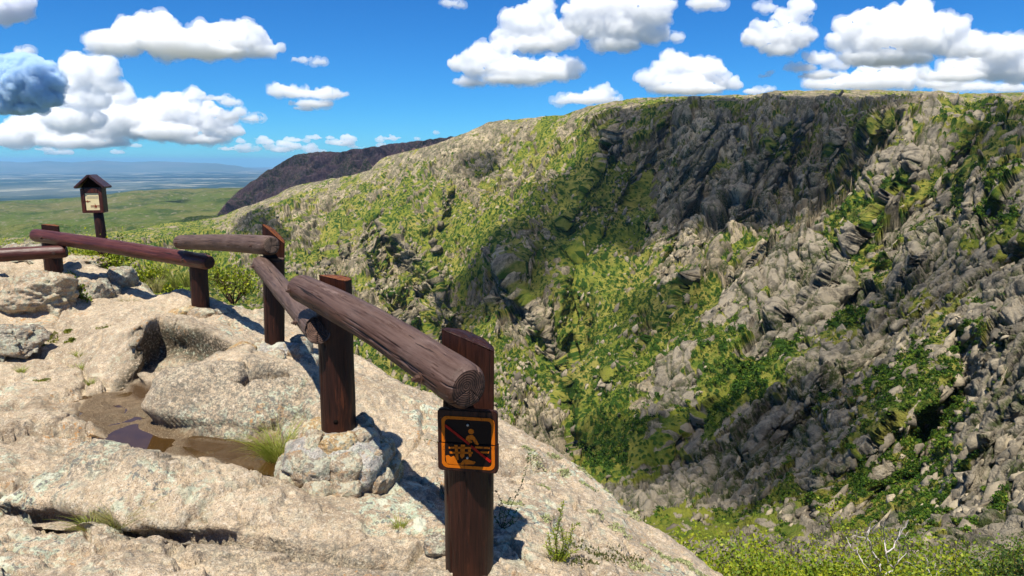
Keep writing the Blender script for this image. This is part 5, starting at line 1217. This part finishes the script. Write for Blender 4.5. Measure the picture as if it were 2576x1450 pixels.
for k, (px, py, Y, h, sp) in enumerate([(395,735,6.9,.22,.10),(440,722,7.0,.24,.10),(350,745,6.5,.18,.10),(470,720,7.0,.24,.10),(500,718,7.1,.2,.08),(415,700,7.6,.26,.12),(325,768,6.1,.09,.08)]):
    tuft(['pale grass tuft on the rim in the gap left of the red rail end', 'tall feathery grass tuft just left of the short post', 'low grass tuft beside the upright boulder', 'grass tuft touching the short post on its left', 'grass tuft hidden behind the short post', 'grass tuft in front of the bright spreading bush', 'small brown green tuft in the hollow below the upright boulder'][k], V(at_y(px, py, Y)), 70, h, sp, 20+k, M_GRASS_ if k % 2 else M_STRAW, w=.0028, group='grass along the rim')
# near tufts
tuft('large bright grass tuft left of the mortared stone footing', G(706, 1158, -.02)+Vector((0, 0, .0)), 460, .23, .18, 40, M_GRASS_, droop=.9, w=.0013)
tuft('narrow grass tuft right of the mortared stone footing', G(993, 1200, 0), 60, .13, .05, 41, M_GRASS_, w=.0013)
tuft('flat straw tuft in the crevice of the near ledge', G(300, 1328, 0)+Vector((0, 0, .015)), 120, .10, .15, 42, M_STRAW, droop=1.0, w=.0011)
tuft('second straw tuft left of the flat one in the crevice', G(225, 1322, 0)+Vector((0, 0, .015)), 60, .07, .10, 43, M_GRASS_, droop=1.0, w=.0011)
tuft('small tuft in the rock joint left of the nearest post', G(1005, 1325, 0), 70, .07, .06, 44, M_GRASS_, w=.0012)
tuft('short tuft at the left foot of the short post footing', G(452, 828, .1), 50, .07, .05, 45, M_STRAW, w=.0018)
for k, (px, py, h, sp, m_) in enumerate([(88,862,.035,.13,0),(60,878,.03,.08,0),(118,850,.03,.08,0),(200,890,.04,.06,1),(203,928,.04,.05,1),(228,970,.05,.025,1),(52,935,.04,.04,1),(105,955,.02,.04,0),(175,858,.03,.03,0),(170,838,.025,.025,0),(262,828,.02,.05,0),(20,895,.03,.04,1)]):
    lab = ['spreading yellow moss mat on the left rock', 'moss mat left of the spreading one', 'moss mat right of the spreading one', 'little tuft in the rock joint below the moss mats', 'tuft beside the left shoulder of the hollow boulder', 'single small leafy sprig at the foot of the hollow boulder', 'small tuft in the lower left rock joint', 'thin moss strip on the rock between two joints', 'moss dot near the small rounded rock', 'moss dot above the small rounded rock', 'thin green line on the ledge above the hollow boulder', 'tuft beside the flat rounded rock at the left edge'][k]
    b0 = G(px, py, .08)
    if m_: tuft(lab, b0, 60, h*1.4, sp*1.3, 60+k, M_GRASS_, w=.0016, group='moss and tufts in the rock joints')
    else:
        g = random.Random(60+k); m = MB()
        pl = [(math.cos(a)*r*1.3, math.sin(a)*r) for a, r in [(g.uniform(0, 6.283), sp*g.random()**.7) for i in range(260)]]
        for (x, y), z in zip(pl, gz_many([(b0.x+x, b0.y+y) for x, y in pl])-b0.z):
            for q in range(2): m.leaf(Vector((x, y, z-.003)), rv(g, 1)*.8+Vector((0, 0, .9)), rv(g, 1), h*g.uniform(.3, .8), h*.14)
        o = m.build('moss_mat', M_MOSS); o.location = b0; tag(o, lab, 'moss', 'moss and tufts in the rock joints')
# moss and lichen tufts on the right shoulder of the rock
g = random.Random(8)
spots = [(1365,1235),(1540,1225),(1470,1180),(1420,1195),(1590,1290),(1500,1290),(1380,1310),(1460,1380),(1530,1405),(1575,1400),(1610,1425),(1680,1395),(1720,1400),(1760,1425),(1350,1180),(1290,1275),(1450,1420),(1640,1370),(1480,1215),(1395,1150),(1330,1130),(1560,1330)]
for k, (px, py) in enumerate(spots):
    b0 = G(px, py, -.15); m = MB(); dark = k in (7, 8, 9, 16); sp = g.uniform(.022, .040)*(1.9 if dark else 1)
    pl = [(math.cos(a)*r*1.4, math.sin(a)*r*.9) for a, r in [(g.uniform(0, 6.283), sp*g.random()**.6) for i in range(150)]]
    for (x, y), z in zip(pl, gz_many([(b0.x+x, b0.y+y) for x, y in pl])-b0.z):
        m.leaf(Vector((x, y, z-.002)), rv(g, 1)*.8+Vector((0, 0, .8)), rv(g, 1), .020*g.uniform(.5, 1.1), .0038)
    o = m.build('lichen_tuft', M_DMOSS if dark else M_LICH if 'M_LICH' in globals() else M_MOSS); o.location = b0
    tag(o, 'dark moss cushion on the right shoulder of the rock' if dark else 'small pale green lichen tuft on the right shoulder of the rock', 'moss', 'dark moss cushions on the rock shoulder' if dark else 'pale lichen tufts on the rock shoulder')
def sprig(label, base, stems, leafm, ls, lw, seed, gap=.012, name='sprig', r=.0012, updir=.5, per=1, cat='plant'):
    """stems: polylines of picture points, at the distance of the base"""
    e = empty(name, base); tag(e, label, cat); g = random.Random(seed); m = MB(); f = MB()
    for st in stems:
        pts = [V(at_y(px, py, base.y+dy))-V(base) for px, py, dy in st]; L = [pts[0]]
        for a, b in zip(pts[:-1], pts[1:]):
            n = max(2, int((b-a).length/gap))
            for i in range(1, n+1): L.append(a.lerp(b, i/n)+rv(g, .0012))
        m.tube(L, r*1.4, r*.5, 4)
        for i, p in enumerate(L[1:]):
            dd = (L[i+1]-L[i]).normalized()
            for q in range(per): f.leaf(p, (dd*updir+rv(g, .7)).normalized(), rv(g, 1), ls*g.uniform(.6, 1.25), lw)
    m.build('stems', M_BARK, e); f.build('foliage', leafm, e); return e
b0 = G(1405, 1415, -.12)
sprig('upright feathery bright green plant on the rock right of the nearest post', b0, [[(1405,1415,0),(1398,1370,0),(1405,1320,0),(1415,1268,0)],[(1405,1412,0),(1385,1380,.02),(1380,1345,.03)],[(1405,1412,0),(1418,1370,-.02),(1412,1330,-.02)],[(1408,1412,0),(1432,1375,.02),(1440,1325,.03),(1455,1318,.03)],[(1405,1412,0),(1390,1400,-.02),(1375,1372,-.02)],[(1405,1412,0),(1425,1400,-.02),(1450,1385,-.01)],[(1404,1412,0),(1400,1385,.01),(1392,1340,.02)],[(1408,1410,0),(1420,1385,0),(1425,1345,0)]], M_LIME, .017, .0016, 3, .005, 'feathery_plant', .0013, .8, 5)
tuft('dry tangle of stems at the base of the feathery plant', b0+Vector((-.01, 0, .0)), 60, .06, .06, 47, M_STRAW, w=.001)
b1 = G(1262, 1330, -.05)
sprig('dark small-leaved sprig with a tall thin shoot right of the nearest post', b1, [[(1262,1330,0),(1275,1300,0),(1290,1265,0),(1305,1235,0),(1322,1190,0),(1330,1140,0)],[(1262,1330,0),(1255,1300,.02),(1262,1262,.03),(1250,1240,.03)],[(1262,1330,0),(1285,1310,-.02),(1300,1280,-.02)],[(1262,1330,0),(1245,1305,0),(1240,1280,0)],[(1262,1330,0),(1280,1325,0),(1310,1300,0)],[(1262,1330,0),(1268,1290,.04),(1285,1250,.05)]], M_DARK, .013, .0032, 4, .010, 'dark_sprig', .0011, .5, 2)
b2 = G(1117, 1170, -.05)
sprig('thin arching sprig reaching out left of the warning board', b2, [[(1120,1185,0),(1110,1120,0),(1085,1108,0),(1058,1105,0)],[(1120,1185,0),(1105,1160,0),(1090,1150,0)]], M_DARK, .011, .003, 5, .016, 'thin_sprig', .0009, .4, 1)
b3 = G(1118, 1240, -.03)
sprig('short sprig left of the nearest post below the warning board', b3, [[(1120,1250,0),(1110,1225,0),(1090,1218,0),(1078,1222,0)],[(1120,1250,0),(1105,1215,0),(1098,1205,0)]], M_DARK, .012, .0032, 6, .014, 'thin_sprig', .0009, .4, 1)
# ledge below the rock, with bushes
Xl = np.linspace(.6, 13, 160); Yl = np.linspace(2.2, 17, 200); gxl, gyl = np.meshgrid(Xl, Yl); L3 = np.stack([gxl.ravel(), gyl.ravel(), gxl.ravel()*0], 1)
zl = .75-.72*L3[:, 1]-.12*np.abs(L3[:, 0]-4)+.25*fbm(L3*.6, 4, 90)+.10*fbm(L3*3, 3, 91)
tag(new_obj('brush_slope', mesh_from('brush_slope', np.c_[L3[:, :2], zl], grid_faces(200, 160)), flat_mat('leaf_litter', (.07, .065, .03), .95, .1, .5, 9)), kind='structure')
def ledge(px, py, Y):
    p = at_y(px, py, Y); return Vector((p[0], p[1], .75-.72*p[1]-.12*abs(p[0]-4)-.05))
BUSH = [ # px of the middle, top py, distance, width, label, material
 (1735,1318,6.6,.55,'yellow tipped bush rising beside the falling edge of the rock',M_LIME),
 (1830,1395,6.0,.75,'low yellow green bush right of the rock edge',M_LIME),
 (1960,1368,7.0,.95,'bright bush left of the bleached dead branches',M_LIME),
 (2075,1372,6.2,.85,'dense bush directly left of the dead branches',M_LIME2),
 (2200,1322,7.6,1.1,'tallest yellow green bush behind the dead branches',M_LIME),
 (2330,1352,7.0,.95,'bush right behind the dead branches',M_LIME2),
 (2450,1398,6.6,.95,'low green bush between the dead branches and the red tipped bush',M_LIME2),
 (2545,1370,6.2,.75,'dark green bush with reddish tips at the right edge',M_DARK),
 (2600,1360,7.0,.9,'outermost bush cut by the right edge of the picture',M_LIME2),
 (1900,1425,5.3,.8,'foremost low bush right of the rock edge',M_LIME2),
 (2150,1420,5.4,.9,'foremost bush under the dead branches',M_LIME),
 (2400,1432,5.3,.9,'foremost bush right of the dead branches',M_LIME),
]
for k, (px, py, Y, wd, lab, mt) in enumerate(BUSH):
    b = ledge(px, py, Y); tz = at_y(px, py, Y)[2]; h = tz-b.z
    e = shrub(lab, b, h*1.1, wd, 70+k, mt, 20, 15000, .038, dp=.8, clump=.15, low=.66, group='bushes below the rock')
# bleached dead branches
def crop(cx, cy): return (1698+cx*.3408, 1195+cy*.3408)
YD = 5.6; bd = ledge(2285, 1450, YD); e = empty('dead_bush', bd); tag(e, 'bleached leafless dead branches standing out of the green bushes', 'dead bush')
g = random.Random(4)
for pts, r0 in (([(1530,780),(1560,730),(1615,690),(1565,640),(1560,575),(1615,540),(1650,455),(1700,385),(1722,330)],.010),([(1560,575),(1545,480),(1543,400),(1558,320)],.006),([(1500,760),(1515,690),(1520,640),(1455,570),(1445,500),(1412,462),(1440,400),(1492,362)],.009),
                ([(1450,760),(1440,715),(1388,650),(1350,580),(1300,540),(1262,460)],.007),([(1412,470),(1360,458),(1310,450)],.004),([(1412,462),(1392,430),(1366,392)],.004),([(1412,515),(1415,440),(1440,375),(1440,335)],.004),([(1615,690),(1650,640),(1705,580)],.005),([(1650,640),(1660,560),(1655,500)],.003),([(1685,650),(1740,650),(1775,690)],.004),([(1650,455),(1665,400),(1665,360)],.003),([(1650,470),(1700,455),(1722,410)],.003),
                ([(1890,740),(1860,690),(1865,640),(1848,605)],.004),([(1900,740),(1915,690),(1920,650)],.003),([(1940,715),(1980,700),(2020,700)],.003),([(1575,440),(1550,400),(1525,365)],.003),([(1350,580),(1345,540),(1358,500)],.003),([(1370,490),(1340,440),(1345,400)],.003)):
    P = [V(at_y(*crop(a, b), YD+g.uniform(-.12, .12)))-bd for a, b in pts]
    if pts[0][1] > 700: P = [Vector((P[0].x*.3, P[0].y*.3, .0))]+P
    L = [P[0]]
    for a, b in zip(P[:-1], P[1:]):
        for i in range(1, 5): L.append(a.lerp(b, i/4)+rv(g, .003))
    m = MB(); m.tube(L, r0, r0*.45, 7); m.build('branch', M_DEAD, e, True)
